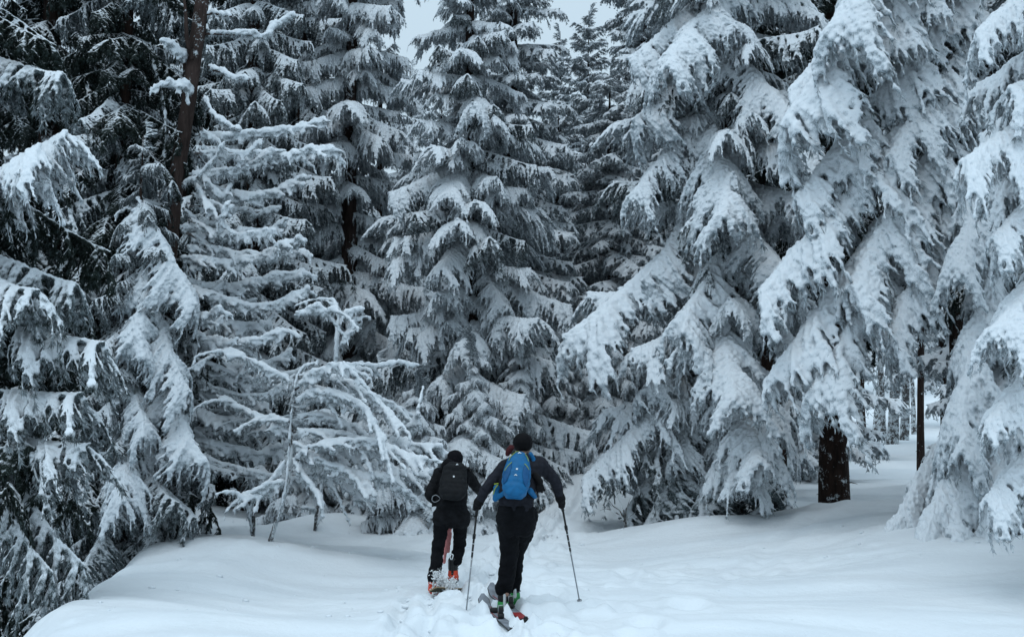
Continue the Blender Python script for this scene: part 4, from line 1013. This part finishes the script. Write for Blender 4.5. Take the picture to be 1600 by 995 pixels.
def gp(px, py, dz=.02, it=6):
    """point on the snow seen at the pixel"""
    Y = 12.5
    for _ in range(40):
        p = at(px, py, Y); Y += (p.z - ground_h(p.x, Y) - dz) * 3.0 * (1 if p.z < 99 else 1)
    p = at(px, py, Y); return np.array(p)
ski('near left touring ski of the blue-pack skier, grey tip raised and black tail clip showing', gp(754, 945, .06), gp(806, 987, .005), rearm=M_SKIG)
ski('right touring ski of the blue-pack skier with red rear topsheet', gp(768, 927, .09), gp(822, 972, -.005))

# ---------------- black-pack skier in front
Yf = 15.4
def F_(px, py, dy=0.0): return A(px, py, Yf + dy)
gzf = ground_h(-.65, 15.6)
bz = F_(693, 932)
baseF = np.array([bz[0], Yf, bz[2]])
hL, hR = F_(692, 806), F_(719, 806); kL, kR = F_(684, 860, .05), F_(718, 852, .2); aL, aR = F_(677, 913, -.15), F_(708, 893, .15)
wF = F_(706, 785); cF = F_(706, 745, .12); nF = F_(711, 728, .22); hF = F_(711, 720, .28)
sLf, sRf = F_(686, 740, .10), F_(730, 740, .12); eLf, eRf = F_(671, 772, -.02), F_(742, 757, .25); hLf, hRf = F_(679, 784, .12), F_(752, 772, .5)
bf = Blob(); torso(bf, -.014, hL, hR, wF, cF, nF, sLf, sRf, .95)
bf.limb([mixp(sLf, sRf, .5), nF, hF + [0, 0, -.05]], [.055, .05, .045]); fruF = head(bf, hF, (.22, 1, -.12), .92)
for h_, k_, a_ in ((hL, kL, aL), (hR, kR, aR)): bf.limb([h_, k_, a_, a_ + [0, 0, -.03], a_ + [0, .15, -.05]], [.078, .048, .036, .04, .028])
for s_, e_, w_ in ((sLf, eLf, hLf), (sRf, eRf, hRf)): bf.limb([s_, e_, mixp(e_, w_, .75)], [.046, .036, .026])
add_hand(bf, mixp(eLf, hLf, .75), hLf, np.array([.2, .2, -1.]), 0.0, 1); add_hand(bf, mixp(eRf, hRf, .75), hRf, np.array([0., .1, -1.]), 0.0, -1)
personF = bf.build('person', M_SKIN, baseF, None, .009, 2)
tag(personF, 'ski tourer dressed all in black walking ahead, orange-red boots kicking up powder', 'person')
face_bits(personF, hF, fruF, .92, baseF)
j = Blob(); torso(j, .016, hL, hR, wF, cF, nF, sLf, sRf, .95)
j.pair((hL + hR) / 2, (hL + hR) / 2 - np.array([0, 0, .03]), .108, .108, 1, (hR - hL) * .5, (hR - hL) * .55)
for s_, e_, w_ in ((sLf, eLf, hLf), (sRf, eRf, hRf)): j.limb([s_, e_, mixp(e_, w_, .8)], [.066, .060, .044])
j.limb([F_(694, 727, .02), F_(699, 723, .02), F_(709, 727, .08)], [.040, .048, .045])         # hood thrown back
jk = j.build('jacket', M_BLACK, baseF, personF, .009, 2, .012, 13)
tr = Blob(); hc = (hL + hR) / 2
tr.pair(hc, hc - np.array([0, 0, .03]), .095, .095, 1, (hR - hL) * .46, (hR - hL) * .46)
tr.limb([hL, mixp(hL, kL, .5), kL, mixp(kL, aL, .55), aL + [0, 0, .06]], [.092, .078, .068, .070, .068])
tr.limb([hR, mixp(hR, kR, .5), kR, mixp(kR, aR, .55), aR + [.02, 0, .10]], [.092, .078, .070, .070, .058])
tr.build('trousers', M_BLACK2, baseF, personF, .009, 2, .014, 15)
for e_, h_, sd in ((eLf, hLf, 1), (eRf, hRf, -1)):
    gl = Blob(); w_ = mixp(e_, h_, .75); add_hand(gl, w_, h_, np.array([.1, .15, -1.]), .008, sd); gl.build('glove', M_GLOVE, baseF, personF, .006, 2)
f_, r_, u_ = fruF
Blob().ball(hF + u_ * .034 - f_ * .008, .090).ball(hF + u_ * .028 + f_ * .02, .086).limb([hF + u_ * .0 - f_ * .02, hF - u_ * .03 - f_ * .025], [.084, .072]).build('beanie', M_KNIT, baseF, personF, .007, 2, .006)
boot(personF, baseF, aL - [0, 0, .02], (-.1, 1, 0), M_ORANGE, M_ORANGE, M_BOOTW, 'orange-red ski boot sunk in powder', .06)
boot(personF, baseF, aR, (.1, 1, 0), M_ORANGE, M_BOOTK, M_BOOTK, 'orange and black ski boot with the heel lifted', .12)
for (px, py, k) in ((705, 868, 0), (680, 895, 1)):
    solid('pull_loop', [(*tube_arrays(spline([F_(px, py + 6, -.25), F_(px - 3, py - 1, -.25), F_(px, py - 3, -.25), F_(px + 3, py - 1, -.25), F_(px + 1, py + 6, -.25)], 14), .006, 6), 0)], (M_WHITE,), baseF, personF)
# coral cloth hanging in front, seen between the legs
cl = Blob(); cl.limb([F_(700, 822, .22), F_(697, 850, .24), F_(694, 879, .26)], [.035, .030, .013]); cl.limb([F_(702, 826, .24), F_(702, 845, .25), F_(701, 862, .26)], [.03, .022, .012])
cb = cl.build('waist_cloth', M_CORAL, baseF, personF, .008, 1, .012, 4); cb['label'] = 'coral red cloth hanging down in front'
# black backpack
pf0 = F_(709, 751, -.10); upv = (nF - wF); upv /= np.linalg.norm(upv); rv = np.array([1.0, 0, 0]); rv = rv - upv * rv.dot(upv); rv /= np.linalg.norm(rv); bv = np.cross(rv, upv)
if bv[1] > 0: bv = -bv
pk0 = pf0; pk = Blob()
prof = [(-.175, .110, .055), (-.14, .130, .07), (-.04, .130, .072), (.06, .122, .068), (.10, .118, .062)]
for (z0_, w0, d0), (z1_, w1, d1) in zip(prof[:-1], prof[1:]):
    for k in np.linspace(-1, 1, 7): pk.limb([PK(k * (w0 - d0 * .7), z0_, .01), PK(k * (w1 - d1 * .7), z1_, .01)], [d0, d1], .4)
packF = pk.build('backpack', M_PACKK, pf0, None, .008, 3, .010, 18)
tag(packF, 'black rectangular backpack with small white badge worn by the skier in front', 'backpack', 'backpacks worn by the skiers')
packB = packF
ld = Blob()
for k in np.linspace(-1, 1, 6): ld.limb([PK(k * .070, .125, .02), PK(k * .055, .185, .0)], [.062, .040], .4)
ld.build('top_lid', M_PACKK, pf0, packF, .008, 2, .012, 19)
Vp, Fp = mesh_arrays(packF.data); Vw = Vp + pf0
lx = (Vw - pf0) @ rv; lz = (Vw - pf0) @ upv; ly = (Vw - pf0) @ bv
th = np.linspace(0, 2 * math.pi, 12, endpoint=False)
flat([(.002 + .010 * math.cos(a), .012 + .012 * math.sin(a)) for a in th], M_WHITE, 'round_badge', packF)
P_ = [(.012, .150), (.020, .160), (.026, .170), (.032, .162), (.042, .155), (.030, .152)]
V = np.array([PK(x, z, .076) for x, z in P_] + [PK(x, z, .083) for x, z in P_]); n = 6
Fq = [(0, i, i + 1) for i in range(1, 5)] + [(6, 7 + i, 6 + i) for i in range(1, 5)] + sum([[(i, (i + 1) % n, n + (i + 1) % n), (i, n + (i + 1) % n, n + i)] for i in range(n)], [])
solid('mountain_logo', [(V, np.array(Fq), 0)], (M_WHITE,), pf0, packF, False)
for k in (-1, 1):
    solid('compression_strap', [(*tube_arrays(spline([PK(k * .125, .05, .03), PK(k * .10, .0, .065), PK(k * .115, -.06, .055)], 10), .005, 6), 0)], (M_BOOTK,), pf0, packF)
    Blob().limb([PK(k * .07, .15, -.05), F_(709 + k * 21, 733, .05), F_(709 + k * 22, 755, .08)], [.018, .022, .016]).build('shoulder_strap', M_BLACK, pf0, packF, .008, 1)
Blob().limb([F_(728, 731, .0), F_(733, 730, .02), F_(735, 735, .05)], [.010, .010, .010]).build('haul_loop', M_BOOTK, pf0, packF, .006, 0)
solid('wrist_loop', [(*tube_arrays(spline([F_(676, 775, -.08), F_(681, 773, -.08), F_(686, 776, -.08), F_(687, 780, -.06), F_(680, 784, -.08), F_(675, 781, -.08), F_(676, 775, -.08)], 24), .004, 6), 0)], (M_POLEG,), baseF, personF)
ski('front skier’s lifted ski seen edge-on, tan edge above the powder'.replace('’', ''), F_(733, 923, .35), F_(676, 921, -.5), .02, .05, M_SKIT, M_SKIT, M_SKIT, M_SKIN2, .55, roll=.5, heel=False, clip=False)
ski('ski of the skier in front almost buried under kicked-up powder', F_(676, 928, 1.1), F_(684, 942, -.5), .08, .05, M_SKIR, M_SKIR, M_BOOTK, M_SKIN2, .42, heel=True, clip=False)
# kicked-up powder: loose lumps and grains round the boots
rg = np.random.RandomState(3); P, Q = [], []
for k in range(2600):
    cx, cy, sx, sy = [(690, 912, 11, 12), (676, 926, 7, 9), (705, 912, 8, 8), (682, 900, 6, 9), (695, 928, 16, 6)][rg.randint(5)]
    P.append(F_(cx + rg.randn() * sx * .62, cy + rg.randn() * sy * .62, rg.uniform(-.35, .1))); Q.append(.002 + .009 * rg.rand() ** 3)
V, F = spheres_arrays(P, Q, OCT1)
lum = Blob()
for (px, py, r) in [(690, 920, .05), (697, 916, .04), (684, 928, .05), (676, 934, .05), (670, 936, .04), (700, 928, .05), (712, 932, .05), (692, 905, .03), (722, 936, .05), (690, 936, .07), (706, 938, .07), (676, 944, .07), (663, 940, .05)]: lum.ball(F_(px, py, -.12 + rg.rand() * .1), r)
V2, F2 = spheres_arrays(np.array(lum.P), lum.R, OCT2); V2, F2 = fuse(V2, F2, .012, 2); V2 = puff(V2, F2, .04, 5, 20, 50)
pw = tag(solid('kicked_up_powder', [(V, F, 0), (V2, F2, 0)], (M_POWDER,), baseF, None), 'spray of loose powder snow thrown up round the front boots', 'snow spray', None, 'stuff'); pw.location = baseF
